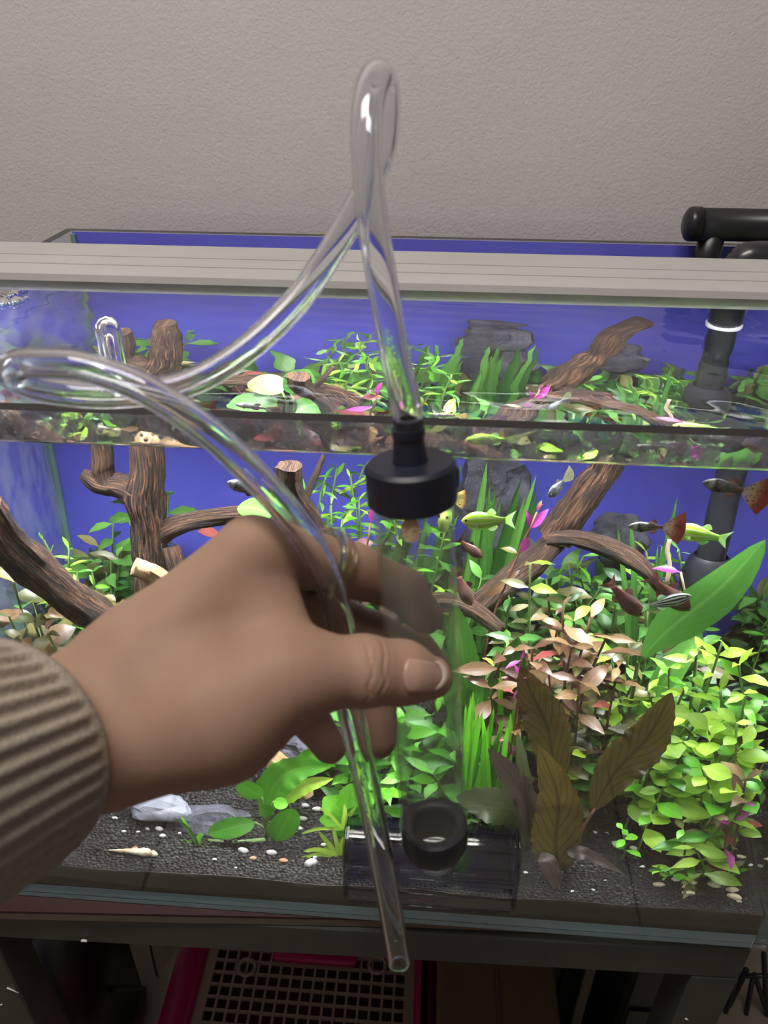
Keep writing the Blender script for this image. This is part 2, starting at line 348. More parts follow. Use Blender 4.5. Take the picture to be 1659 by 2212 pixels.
# ------------------------------------------------------------------ things below the tank
bx = empty('lattice_basket', (-.08, .09, RZ0), 'magenta plastic basket with a beige lattice lid under the stand', 'basket')
GX0, GX1, GY0, GY1, GZ = -.200, .036, -.06, .225, -.40
lat = MB(); nx, ny = 17, 20
for i in range(nx+1):
    x = GX0+(GX1-GX0)*i/nx; lat.box((x-.0014, GY0, GZ-.004), (x+.0014, GY1, GZ))
for j in range(ny+1):
    y = GY0+(GY1-GY0)*j/ny; lat.box((GX0, y-.0014, GZ-.0042), (GX1, y+.0014, GZ-.0002))
lat.box((GX0-.010, GY0-.01, GZ-.006), (GX0+.002, GY1+.01, GZ+.0005)); lat.box((GX1-.002, GY0-.01, GZ-.006), (GX1+.010, GY1+.01, GZ+.0005))
lat.obj('lattice_lid', 'beige', bx, False)
for px_, py_ in ((533, 2090), (815, 2085)):
    c = onp(px_, py_, 2, GZ)
    MB().tube([c+Vector((.010*cos(a), .010*sin(a), .001)) for a in np.linspace(0, 2*pi, 25)], .0022, 8).obj('boss_ring', 'beige', bx)
MB().box((GX0-.046, -.08, GZ-.20), (GX0-.0102, .26, GZ+.012), .008).obj('side_rail', 'pink', bx)
MB().box((GX1+.0102, -.08, GZ-.20), (GX1+.034, .26, GZ+.012), .008).obj('side_rail', 'pink', bx)
h0, h1 = onp(590, 2068, 2, GZ+.006), onp(770, 2078, 2, GZ+.006)
MB().box((h0.x, h0.y-.004, GZ+.001), (h1.x, h0.y+.012, GZ+.012), .003).obj('handle', 'pink', bx)
MB().box((GX0-.0100, GY0-.02, RZ0), (GX1+.010, GY1+.02, GZ-.03), .004).obj('basket_body', 'darkred', bx, False)
o = empty('cardboard_box', (.14, .12, RZ0), 'plain brown cardboard box beside the magenta basket', 'box')
MB().box((.072, .02, RZ0), (.205, .26, -.34), .003).obj('box_body', 'card', o, False)
MB().box((.137, .019, -.3395), (.140, .261, -.3385)).obj('flap_seam', 'plyedge', o, False)
o = empty('canister_filter', (-.33, .2, RZ0), 'black canister filter box standing behind the left stand leg', 'filter')
c1 = onp(228, 2095, 1, .16)
MB().box((c1.x-.16, .09, RZ0), (c1.x, .24, -.27), .02).obj('filter_body', 'black', o)
MB().box((c1.x-.15, .10, -.2695), (c1.x-.012, .23, -.17), .02).obj('filter_head', 'black', o)
o = MB().tube(smoothpath([onp(243, 2137, 1, .155), onp(260, 2138, 1, .17), onp(290, 2138, 1, .2), onp(345, 2131, 1, .29)]), .0035, 10).obj('power_cable', 'black'); tag(o, 'black cable running from the canister filter to the post', 'cable')
o = MB().tube(smoothpath([onp(318, 2000, 1, .25), onp(328, 2060, 1, .25), onp(344, 2125, 1, .25), onp(360, 2170, 1, .25), onp(376, 2260, 1, .25)]), .0016, 8).obj('hanging_cord', pbr('cord_mauve', (.10, .065, .07), .6)); tag(o, 'thin mauve cord hanging in front of the black post', 'cord')
o = empty('pump_bracket', (.3, .2, RZ0), 'black angular pump housing beside the cardboard box', 'pump')
a, b = onp(1212, 2100, 1, .2), onp(1268, 2100, 1, .2)
MB().box((a.x, .20, RZ0), (b.x, .25, a.z+.05), .004).obj('pump_body', 'black', o, False)
c = onp(1168, 2100, 1, .19); MB().box((c.x, .19, c.z-.014), (a.x-.0005, .25, c.z+.05), .004).obj('pump_arm', 'black', o, False)
o = MB().tube(smoothpath([onp(1340, 2050, 1, .2), onp(1330, 2125, 1, .2), onp(1305, 2190, 1, .2), onp(1290, 2290, 1, .2)]), .004, 10).obj('power_cable', 'black'); tag(o, 'black cable looping down beside the pump housing', 'cable')
a, b = onp(1338, 2110, 1, .1), onp(1500, 2110, 1, .1)
o = empty('power_box', (.3, .15, RZ0), 'black power supply box behind the right stand leg', 'box')
MB().box((a.x+.012, .10, RZ0), (b.x+.02, .19, a.z+.06), .006).obj('casing', 'black', o, False)
MB().box((a.x+.02, .097, a.z-.12), (a.x+.06, .0995, a.z-.06), .001).obj('socket_plate', 'stand', o, False)
rk = empty('wire_rack', (.42, .3, RZ0), 'black wire rack standing right of the stand', 'rack')
for (u, v_) in (((1592, 2110), (1530, 2300)), ((1627, 2110), (1590, 2300)), ((1630, 2105), (1680, 2260)), ((1659, 2180), (1630, 2290)), ((1650, 2060), (1660, 2300))):
    MB().tube([onp(*u, 1, .26), onp(*v_, 1, .26)], .0035, 8).obj('rod', 'black', rk)
t0, t1 = onp(1585, 2108, 1, .26), onp(1720, 2108, 1, .26)
MB().tube([t0, t1], .0035, 8).obj('rod', 'black', rk)
for x in (t0.x+.02, t1.x): MB().tube([Vector((x, .27, t0.z)), Vector((x, .27, RZ0))], .004, 8).obj('post', 'black', rk)

# ================================================================== aquarium
AQ = empty('aquarium', (0, .19, 0), 'rimless clear glass aquarium with a blue back and planted interior', 'aquarium')
def pane(name, lo, hi, mat='glass'): return MB().box(lo, hi).obj(name, mat, AQ, False)
pane('front_pane', (-.3, 0, 0), (.3, .008, .416)); pane('left_pane', (-.3, .0082, 0), (-.292, .38, .416)); pane('right_pane', (.292, .0082, 0), (.3, .38, .416))
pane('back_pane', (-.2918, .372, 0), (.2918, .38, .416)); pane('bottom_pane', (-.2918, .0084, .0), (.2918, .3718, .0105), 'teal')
pane('blue_background', (-.2912, .3705, .0109), (.2912, .3713, .4155), 'film')
for x0 in (-.2998, .2922): pane('silicone_seam', (x0, .0081, .001), (x0+.0076, .00818, .415), 'silicone')
for x0 in (-.2916, .2876): pane('silicone_seam', (x0, .3665, .0109), (x0+.004, .3703, .414), 'silicone')
pane('side_film', (-.29155, .012, .03), (-.2914, .366, .392), 'haze')
pane('water_marks', (-.288, .00815, .3972), (.288, .00822, .4140), 'deposit')
# water
def water():
    m = MB(); X0, X1, Y0, Y1, Z0 = -.2917, .2917, .0083, .3717, .0108
    e = [0, .0006, .0012, .002, .003, .0045, .007, .011]
    def axis(a, b, step):
        n = int((b-a-.04)/step); return [a+t for t in e]+list(np.linspace(a+.018, b-.018, n))+[b-t for t in reversed(e)]
    xs, ys = axis(X0, X1, .0035), axis(Y0, Y1, .003); nx, ny = len(xs), len(ys); v = []
    for y in ys:
        for x in xs:
            d = min(x-X0, X1-x, y-Y0, Y1-y); fade = min(1, d/.02)
            w = .00010*sin(70*x+210*y+2*sin(30*x))+.00007*sin(-95*x+150*y+1.3)+.00010*(noise.noise(Vector((x*45, y*95, 3.1))))
            rip = exp(-((x-.03)**2/.012+(y-.26)**2/.008)); w += .00028*rip*sin(330*y+25*x)
            rd = sqrt((x+.163)**2+(y-.119)**2); w += .0003*exp(-rd/.02)*sin(rd*900)
            v.append((x, y, WL+w*fade+.0016*exp(-d/.0011)))
    m.add(v, [(j*nx+i, j*nx+i+1, (j+1)*nx+i+1, (j+1)*nx+i) for j in range(ny-1) for i in range(nx-1)])
    me = m.mesh('water')
    b = MB(); zt = WL+.0016
    b.add([(X0, Y0, Z0), (X1, Y0, Z0), (X1, Y1, Z0), (X0, Y1, Z0), (X0, Y0, zt), (X1, Y0, zt), (X1, Y1, zt), (X0, Y1, zt)],
          [(0, 3, 2, 1), (0, 1, 5, 4), (1, 2, 6, 5), (2, 3, 7, 6), (3, 0, 4, 7)])
    m2 = MB(); m2.v = m.v; m2.f = m.f; k = len(m.f); m2.add(b.v, b.f); me = m2.mesh('water')
    sm = [True]*k+[False]*5; me.polygons.foreach_set('use_smooth', sm)
    o = link('water', me, None, 'water'); return tag(o, 'clear rippled water filling the glass aquarium', 'water', kind='stuff')
water()
# drops clinging to the front pane above the water line
m = MB()
for i in range(110):
    x, z = random.uniform(-.2, .25), random.uniform(.3985, .4135); r = random.choice((.0005, .0007, .0009, .0013)); r2 = r*random.uniform(.8, 1.6)
    v = [(x+r*cos(a)*s_, .00826+h*r*.6, z+r2*sin(a)*s_) for s_, h in ((1, 0), (.8, .6), (.45, .9)) for a in np.linspace(0, 2*pi, 9)[:-1]]+[(x, .00826+r*.6, z)]
    f = [(k*8+j, k*8+(j+1) % 8, k*8+8+(j+1) % 8, k*8+8+j) for k in range(2) for j in range(8)]+[(16+j, 16+(j+1) % 8, 24) for j in range(8)]+[tuple(range(7, -1, -1))]
    m.add(v, f)
o = m.obj('water_drops', 'drop'); tag(o, 'small water drops clinging inside the front pane above the water', 'drops', kind='stuff')

# ------------------------------------------------------------------ light bar
LB = empty('light_bar', (0, .148, .416), 'long grey aluminium light bar lying across the aquarium', 'aquarium light')
BY0, BY1, BZ0, BZ1 = .110, .184, .438, .4515
prof = [(BY0+.014, BZ0), (BY0+.0065, BZ0+.0012), (BY0+.002, BZ0+.0045), (BY0, BZ0+.009), (BY0+.0015, BZ1-.0008), (BY0+.004, BZ1), (BY1-.003, BZ1), (BY1, BZ1-.003), (BY1, BZ0), (BY1-.004, BZ0), (BY1-.004, BZ0+.008), (BY0+.018, BZ0+.008), (BY0+.018, BZ0)]
m = MB(); n = len(prof); xs = (-.34, .34)
m.add([(x, y, z) for x in xs for y, z in prof], [(i, (i+1) % n, n+(i+1) % n, n+i) for i in range(n)])
m.f += [tuple(range(n-1, -1, -1)), tuple(range(n, 2*n))]
m.obj('housing', 'alu', LB, True, 40)
for y in (BY0+.020, BY0+.040): MB().box((-.34, y, BZ1), (.34, y+.0028, BZ1+.0004)).obj('grip_rib', 'alu', LB, False)
def led_mat():
    m, nt, N, L = newmat('led_emitter'); N.clear(); e = N.new('ShaderNodeEmission'); o = N.new('ShaderNodeOutputMaterial'); L.new(e.outputs[0], o.inputs[0])
    tc = N.new('ShaderNodeTexCoord'); vo = N.new('ShaderNodeTexVoronoi'); vo.inputs['Scale'].default_value = 75; vo.inputs['Randomness'].default_value = .25; L.new(tc.outputs['Object'], vo.inputs['Vector'])
    sx = N.new('ShaderNodeSeparateColor'); L.new(vo.outputs['Color'], sx.inputs[0])
    r = N.new('ShaderNodeValToRGB'); r.color_ramp.interpolation = 'CONSTANT'; E_ = r.color_ramp.elements
    E_[0].position = 0; E_[0].color = (.92, .95, 1, 1); E_[1].position = .62; E_[1].color = (.30, .34, 1, 1)
    e2 = E_.new(.80); e2.color = (1, .22, .30, 1); e3 = E_.new(.88); e3.color = (1, .95, .88, 1)
    L.new(sx.outputs[0], r.inputs[0]); L.new(r.outputs[0], e.inputs[0]); e.inputs[1].default_value = LED_STRENGTH
    m.cycles.emission_sampling = 'NONE'; return m
MB().box((-.30, BY0+.0195, BZ0+.0055), (.30, BY1-.0055, BZ0+.0075)).obj('led_panel', led_mat(), LB, False)
led = bpy.data.lights.new('led_light', 'AREA'); led.shape = 'RECTANGLE'; led.size = .60; led.size_y = .046; led.energy = LED_WATTS
led.color = (.93, .94, 1.0); led.spread = radians(124)
ledo = bpy.data.objects.new('led_light', led); ledo.location = (0, .154, .4425); col.objects.link(ledo); ledo.parent = LB; ledo.matrix_parent_inverse = Matrix.Translation(-Vector(LB.location))
for x in (-.2975, .2945): MB().box((x-.0015, BY0+.02, .4162), (x+.0045, BY1-.01, BZ0-.0002), .001).obj('foot', 'alu', LB, False)

# ------------------------------------------------------------------ pipes
IX, IY = .257, .262
IP = empty('filter_intake', (IX, IY, .2), 'dark grey filter intake pipe with a white ring and wide strainer', 'pipe')
MB().lathe([(.0, .196), (.016, .197), (.019, .203), (.019, .214), (.0165, .226), (.0125, .231)], 28, Matrix.Translation((IX, IY, 0))).obj('strainer', 'pipe', IP)
MB().lathe([(.0106, .226), (.0106, .352)], 24, Matrix.Translation((IX, IY, 0))).obj('lower_pipe', 'pipe', IP)
MB().lathe([(.0106, .352), (.0138, .354), (.0138, .358), (.0122, .3605)], 24, Matrix.Translation((IX, IY, 0))).obj('white_ring', 'white', IP)
pth = smoothpath([(IX, IY, .360), (IX, IY, .40), (IX, IY, .420), (IX+.003, IY, .429), (IX+.010, IY, .432), (IX+.05, IY, .432), (IX+.2, IY, .432)], 5)
MB().tube(pth, .0124, 20).obj('upper_pipe', 'pipe', IP)
OP = empty('outflow_pipe', (.262, .352, .43), 'thick black outflow pipe with a round end cap above the back rim', 'pipe')
MB().tube([(.246, .352, .437), (.246, .352, .437), (.5, .352, .437)], .0128, 24).obj('spray_pipe', 'black', OP)
MB().lathe([(.0, -.005), (.008, -.0045), (.0125, -.002), (.0136, 0), (.0136, .008), (.0129, .008)], 24, Matrix.Translation((.243, .352, .437)) @ Matrix.Rotation(pi/2, 4, 'Y')).obj('end_cap', 'black', OP)
MB().tube([(.263, .352, .432), (.263, .352, .40), (.262, .352, .33)], .0105, 20).obj('down_pipe', 'black', OP)

# capsule standing out of the water
cp = empty('clear_capsule', (-.163, .119, .36), 'clear round-topped plastic capsule poking out of the water', 'capsule')
MB().lathe([(.0001, .4235), (.004, .4225), (.0068, .4195), (.0078, .415), (.0078, .37), (.006, .362), (.0001, .361)], 24, Matrix.Translation((-.163, .119, 0))).obj('capsule_shell', 'capsule', cp)
MB().lathe([(.0001, .412), (.0042, .411), (.0042, .37), (.0001, .369)], 16, Matrix.Translation((-.163, .119, 0))).obj('inner_core', 'capsule', cp)
# ring of small bubbles by the left rear corner
for i in range(16):
    p = onp(random.uniform(0, 60), random.uniform(625, 660), 2, WL); r = random.uniform(.0025, .005)
    o = MB().lathe([(.0001, r*.75), (r*.5, r*.62), (r*.85, r*.35), (r, 0), (r*.93, -r*.2), (r*.8, 0), (r*.6, r*.3), (r*.3, r*.5), (.0001, r*.6)], 14, Matrix.Translation((p.x, p.y, WL+.001))).obj('bubble', 'drop')
    tag(o, 'clear air bubble floating on the water by the left glass wall', 'bubble', 'floating bubbles by the left glass')

# ------------------------------------------------------------------ soil
def zs(x, y):
    g = .036+.20*max(0, y-.01)+.004*noise.noise(Vector((x*14, y*14, 0)))
    if y > .3: g = .036+.2*.29+.004*noise.noise(Vector((x*14, y*14, 0)))
    g += .010*exp(-((x+.12)**2+(y-.1)**2)/.002)
    return g if y > .03 else g*.9+.1*.034
def soil():
    X0, X1, Y0, Y1 = -.2910, .2910, .0090, .3700; nx, ny = 90, 60; v = []
    xs = np.linspace(X0, X1, nx); ys = np.linspace(Y0, Y1, ny)
    m = MB(); m.add([(x, y, zs(x, y)) for y in ys for x in xs], [(j*nx+i, j*nx+i+1, (j+1)*nx+i+1, (j+1)*nx+i) for j in range(ny-1) for i in range(nx-1)])
    k = len(m.f)
    for fixed, rng in ((Y0, xs),):
        m.add([(x, Y0, zs(x, Y0)) for x in rng]+[(x, Y0, .0111) for x in rng], [(i+1, i, nx+i, nx+i+1) for i in range(nx-1)])
    for xx, flip in ((X0, 0), (X1, 1)):
        m.add([(xx, y, zs(xx, y)) for y in ys]+[(xx, y, .0111) for y in ys], [((i, i+1, ny+i+1, ny+i) if flip else (i+1, i, ny+i, ny+i+1)) for i in range(ny-1)])
    me = m.mesh('soil_bed', False); me.materials.append(MT['soil']); me.materials.append(MT['soilside'])
    me.polygons.foreach_set('material_index', [0]*k+[1]*(len(m.f)-k)); o = link('soil_bed', me)
    tag(o, 'black planted soil bed sloping up from the front glass', 'soil', kind='stuff')
    # pellets
    t = (1+sqrt(5))/2; ico = np.array([(-1, t, 0), (1, t, 0), (-1, -t, 0), (1, -t, 0), (0, -1, t), (0, 1, t), (0, -1, -t), (0, 1, -t), (t, 0, -1), (t, 0, 1), (-t, 0, -1), (-t, 0, 1)])/sqrt(1+t*t)
    fc = np.array([(0, 11, 5), (0, 5, 1), (0, 1, 7), (0, 7, 10), (0, 10, 11), (1, 5, 9), (5, 11, 4), (11, 10, 2), (10, 7, 6), (7, 1, 8), (3, 9, 4), (3, 4, 2), (3, 2, 6), (3, 6, 8), (3, 8, 9), (4, 9, 5), (2, 4, 11), (6, 2, 10), (8, 6, 7), (9, 8, 1)])
    rg = np.random.default_rng(3); V = []; FA = []; k = 0
    y = .0112
    while y < .24:
        s = .0035 if y < .13 else .0042
        x = -.288
        while x < .288:
            px_, py_ = x+rg.uniform(-.001, .001), y+rg.uniform(-.0008, .001); r = s*rg.uniform(.40, .62)
            py_ = max(py_, .0093+r*1.25)
            V.append(ico*np.array([r*rg.uniform(.85, 1.2), r*rg.uniform(.85, 1.2), r*rg.uniform(.75, 1)])+np.array([px_, py_, zs(px_, py_)+r*rg.uniform(-.1, .5)])); FA.append(fc+k); k += 12; x += s*rg.uniform(.9, 1.15)
        y += s*.88
    me = bpy.data.meshes.new('soil_pellets'); me.from_pydata(np.concatenate(V).tolist(), [], np.concatenate(FA).tolist()); me.polygons.foreach_set('use_smooth', [True]*len(me.polygons))
    p = link('soil_pellets', me, o, 'granule'); p['kind'] = 'stuff'
    return o
soil()
# ================================================================== driftwood
def grain(pts, r):
    ph = random.uniform(0, 9)
    return lambda i, a: 1+.16*noise.noise(Vector((cos(a)*1.6+ph, sin(a)*1.6, i*.22)))+.07*sin(a*7+3*noise.noise(Vector((i*.2, ph, 0))))+.10*noise.noise(Vector((cos(a)*4, sin(a)*4+ph, i*.6)))
def limb(path, k=5, n=18):
    """path of (px, py, depth, radius in px)"""
    pts = [F(x, y, d) for x, y, d, r in path]; rr = [r*pxs(x, y, d) for x, y, d, r in path]
    return smoothpath(pts, k), lerplist(rr, k), n
def add_limb(mb, pts, rr, n=18):
    mb.tube(pts, rr, n, True, grain(pts, rr)); return mb
def driftwood(label, main, branches=(), mat='wood', bmat=None, cut=None):
    pts, rr, n = main if isinstance(main, tuple) else limb(main)
    base = min(pts, key=lambda p: p.z)
    o = empty('driftwood', base, label, 'driftwood')
    add_limb(MB(), pts, rr).obj('trunk', mat, o, True, 60)
    for b in branches:
        pts, rr, n = b if isinstance(b, tuple) else limb(b)
        add_limb(MB(), pts, rr).obj('branch', bmat or mat, o, True, 60)
    return o
d = .215
def wpt(x, y, dd, z): p = F(x, y, dd); return Vector((p.x, dd, z))
tr = [F(338, 1330, d), F(330, 1250, d), F(325, 1190, d), F(322, 1130, d), F(312, 1070, d), F(318, 1010, d), wpt(322, 985, d, .345), wpt(325, 985, d, .372)]
trr = [.019, .016, .0135, .0125, .0145, .0115, .0105, .008]
pr = [F(262, 1048, d), F(235, 1042, d), F(222, 1015, d), F(222, 985, d), wpt(224, 985, d, .35)]
driftwood('forked dark driftwood trunk standing against the blue back', (smoothpath(tr, 5), lerplist(trr, 5), 18), [
    [(312, 1075, d, 32), (268, 1050, d, 30), (215, 1042, d, 24), (178, 1020, d, 11)],
    (smoothpath(pr, 5), lerplist([.009, .0085, .008, .008, .0075], 5), 18),
    [(325, 1170, d, 26), (375, 1135, d, 22), (450, 1118, d, 20), (530, 1112, d, 18), (610, 1118, d, 24), (690, 1150, d, 20), (760, 1190, d, 12)],
    [(370, 1180, d-.01, 18), (385, 1230, d-.015, 22), (400, 1300, d-.02, 26)]], 'wood', 'wood')
driftwood('thick weathered log leaning from the left glass', [(-40, 1090, .10, 46), (0, 1155, .105, 48), (60, 1215, .11, 46), (120, 1265, .115, 44), (180, 1310, .12, 42), (240, 1350, .125, 40), (330, 1420, .13, 36)], mat='wood')
driftwood('upright stub of driftwood with a round sawn top', [(625, 1005, .17, 27), (628, 1040, .172, 24), (645, 1080, .175, 22), (672, 1115, .18, 20), (690, 1170, .185, 22)], [
    [(660, 1075, .178, 9), (680, 1030, .18, 7), (700, 982, .183, 5)]], 'wood')
driftwood('short pale driftwood stub behind the hand', [(290, 1222, .13, 20), (315, 1232, .132, 23), (350, 1255, .136, 24), (400, 1310, .14, 24)], mat='woodpale')
d = .25
top = [F(1200, 1160, d), F(1240, 1100, d), F(1285, 1040, d), F(1310, 1005, d), wpt(1345, 985, d, .345), wpt(1400, 985, d, .372)]
driftwood('brown branch slanting up to the water surface right of the siphon', (smoothpath(top, 6), lerplist([.014, .0125, .0115, .011, .0105, .009], 6), 18), [
    [(1200, 1165, d, 26), (1150, 1215, d-.01, 30), (1090, 1260, d-.02, 30), (1020, 1320, d-.03, 28)]], 'wood')
driftwood('arched root lying across behind the red plants', [(1180, 1165, .22, 13), (1240, 1160, .215, 18), (1310, 1180, .21, 22), (1365, 1205, .205, 22), (1400, 1235, .20, 16), (1440, 1290, .2, 10)], mat='wood')
driftwood('short yellowish wood piece on the soil beside the crinkled leaf', [(560, 1615, .10, 22), (600, 1645, .095, 25), (640, 1690, .088, 24), (668, 1722, .082, 14)], mat='woodpale')
driftwood('low root behind the siphon tube', [(830, 1330, .2, 26), (930, 1300, .2, 24), (1010, 1310, .19, 20), (1080, 1360, .18, 16)], mat='wood')

# ================================================================== stones
def rock(c, s, label, mat, seed, cat='stone', name='stone', group=None, rg=1., sub_=3):
    import bmesh
    bm = bmesh.new(); bmesh.ops.create_icosphere(bm, subdivisions=sub_, radius=1)
    for v in bm.verts:
        p = v.co.normalized(); k = 1+rg*(.35*noise.noise(p*1.3+Vector((seed, 0, 0)))+.18*noise.noise(p*3+Vector((0, seed, 0)))+.06*noise.noise(p*8))
        v.co = Vector((p.x*s[0], p.y*s[1], p.z*s[2]))*k
    me = bpy.data.meshes.new(name); bm.to_mesh(me); bm.free(); me.polygons.foreach_set('use_smooth', [True]*len(me.polygons)); me.set_sharp_from_angle(angle=radians(28 if rg > .6 else 80))
    o = link(name, me, None, mat, c); return tag(o, label, cat, group)
rock(F(350, 1745, .075), (.026, .015, .011), 'pale grey jagged stone on the dark mound at left', 'rockpale', 3.1)
rock(F(450, 1775, .075)-Vector((0, 0, .004)), (.040, .022, .020), 'dark grey mound stone below the pale jagged one', 'rock', 5.2)
rock(F(530, 1735, .12), (.034, .020, .020), 'dark glistening stone behind the mound under the wrist', 'rock', 7.7)
rock(F(650, 1620, .13), (.028, .020, .020), 'dark stone behind the yellowish wood piece', 'rock', 1.7)
rock(F(1065, 1060, .335), (.034, .018, .034), 'large blue grey rock against the background behind the grass blades', 'rock', 9.3)
rock(F(1065, 1180, .33), (.030, .020, .030), 'lower grey rock beneath the large blue grey rock', 'rock', 8.3)
rock(F(1330, 1160, .335), (.024, .018, .026), 'grey rock at the back behind the arched root', 'rock', 2.3)

# ================================================================== leaves and plants
def blade_mesh(L=1., w=.3, seg=8, tip=1., fold=.15, droop=.3, wave=0., serr=0., name='leaf', belly=.45, petiole=.08):
    m = MB(); cols = (-1, -.5, 0, .5, 1)
    for i in range(seg+1):
        t = i/seg
        if t < petiole: ww = .06
        else:
            u = (t-petiole)/(1-petiole); e = math.log(.5)/math.log(belly); ww = max(.02, sin(pi*min(1, u**e))**tip)
        ww *= w/2; a = droop*t*t
        for c in cols:
            s = 1+serr*((i % 2)-.5)*(abs(c) == 1); zz = fold*abs(c)*ww+wave*ww*sin(t*22+c*2)*abs(c)
            m.v.append((c*ww*s, L*t*cos(a*.5), zz-L*a*t*.5)); m.uv.append((.5+c*.5, t))
    k = len(cols); m.f = [(i*k+j, i*k+j+1, (i+1)*k+j+1, (i+1)*k+j) for i in range(seg) for j in range(k-1)]
    return m.mesh(name)
LEAF = {}
def leaflib(key, mats, n=2, **kw):
    for mt in (mats if isinstance(mats, (list, tuple)) else [mats]):
        L_ = []
        for i in range(n):
            k2 = dict(kw); k2['droop'] = kw.get('droop', .3)*random.uniform(.4, 1.6); k2['w'] = kw.get('w', .3)*random.uniform(.85, 1.15)
            me = blade_mesh(**k2); me.materials.append(MT[mt]); L_.append(me)
        LEAF[(key, mt)] = L_
leaflib('round', ['lime', 'bright', 'mid', 'olive', 'mid', 'red', 'wine'], w=.62, seg=6, tip=.75, droop=.5, belly=.5)
leaflib('lance', ['lime', 'bright', 'mid', 'olive', 'red', 'mid', 'wine', 'magenta', 'cryptp'], w=.36, seg=7, tip=1., droop=.5, belly=.42, wave=.12)
leaflib('narrow', ['lime', 'bright', 'mid', 'mid', 'olive'], w=.20, seg=5, tip=.8, droop=.5, belly=.45)
XL, YF = .286, .0115
def inside(p): return -XL < p.x < XL and YF < p.y < .366 and p.z < .388
def put_leaf(root, me, pos, dirv, nrm, scale):
    y = dirv.normalized(); x = y.cross(nrm)
    if x.length < 1e-4: x = y.cross(Vector((1, 0, 0)))
    x.normalize(); z = x.cross(y)
    tipp = pos+y*scale*1.05
    if not inside(tipp):
        y = Vector((y.x if -XL < tipp.x < XL else -y.x, y.y if YF < tipp.y < .366 else -y.y, y.z if tipp.z < .388 else -abs(y.z))); x = y.cross(nrm); x.normalize(); z = x.cross(y)
    o = bpy.data.objects.new('leaf', me); col.objects.link(o); o.parent = root
    Mx = Matrix((x, y, z)).transposed().to_4x4() @ Matrix.Scale(scale, 4); Mx.translation = pos-Vector(root.location); o.matrix_basis = Mx
    return o
def stem_plant(name, label, group, top, leaf, mats, leafpx, nodes=9, lean=None, stem='stem', spread=1.0, frac=.85, toponly=None, pair=2, up=.45, cat='plant', sr=.0009):
    """top: (px, py, depth)"""
    px_, py_, dep = top; tp = F(px_, py_, dep); tp.z = min(tp.z, .372); tp.x = max(-.258, min(.258, tp.x)); tp.y = min(tp.y, .345)
    ln = random.uniform(-.035, .035)
    bx_ = max(-.28, min(.28, tp.x+ln)); by_ = max(.03, min(.355, tp.y+random.uniform(-.005, .015))); base = Vector((bx_, by_, zs(bx_, by_)-.004))
    root = empty(name, base, label, cat, group)
    mid = (base+tp)/2+Vector((random.uniform(-.014, .014), random.uniform(-.008, .008), 0))
    pts = smoothpath([base, mid, tp], 5); MB().tube(pts, sr, 5).obj('stem', stem, root)
    ls = leafpx*pxs(px_, py_, dep); ph = random.uniform(0, pi); H = len(pts)-1
    for i in range(nodes):
        t = 1-frac*i/max(1, nodes-1); u = t*H; k = min(int(u), H-1); p = pts[k].lerp(pts[k+1], u-k); axis = (pts[k+1]-pts[k]).normalized()
        for j in range(pair):
            a = ph+i*pi/2*1.05+j*2*pi/pair+random.uniform(-.55, .55); el = up*(1.6 if i == 0 else 1)*random.uniform(-.3, 1.9)
            side = Vector((cos(a), sin(a)*.8, 0)); dv = (side*spread+axis*el+Vector((0, -.15, 0)))
            s = ls*random.uniform(.62, 1.3)*(.7 if i == 0 else 1)
            mt = random.choice(mats) if i > 1 or toponly is None else random.choice(toponly)
            put_leaf(root, random.choice(LEAF[(leaf, mt)]), p, dv, axis+Vector((random.uniform(-.6, .6), random.uniform(-1.1, .1), random.uniform(0, .3))), s)
    return root
def bunch(name, label, group, tops, leaf, mats, leafpx, **kw):
    for t in tops: stem_plant(name, label, group, t, leaf, mats, leafpx*random.uniform(.88, 1.12), **kw)
def ribbon(root, pts, width, mat, face=None, fold=.12, wave=0, serr=0, prof=.45, seg=16, name='leaf', tip=.9, nw=9):
    """one large leaf swept along points; width in metres"""
    p = smoothpath(pts, max(2, seg//(len(pts)-1))); n = len(p); m = MB(); fc = Vector(face or (0, -1, .35)); cols = (-1, -.66, -.33, 0, .33, .66, 1)
    ph = random.uniform(0, 6)
    for i, q in enumerate(p):
        t = i/(n-1); T_ = (p[min(i+1, n-1)]-p[max(i-1, 0)]).normalized(); x = T_.cross(fc).normalized(); nn = x.cross(T_).normalized()
        e = math.log(.5)/math.log(prof); w = width/2*max(.03, sin(pi*min(1, t**e))**tip)
        for c in cols:
            ed = abs(c); s = 1+(serr*((i % 2)-.5) if ed == 1 else 0)
            v = q+x*c*w*s+nn*(fold*ed*w+wave*w*ed*ed*sin(t*nw*2*pi/1.5+ph+(c > 0)*1.3)); m.v.append(tuple(v)); m.uv.append((.5+c*.5, t))
    k = len(cols); m.f = [(i*k+j, i*k+j+1, (i+1)*k+j+1, (i+1)*k+j) for i in range(n-1) for j in range(k-1)]
    return m.obj(name, mat, root)
def pp(lst): return [F(*a) for a in lst]

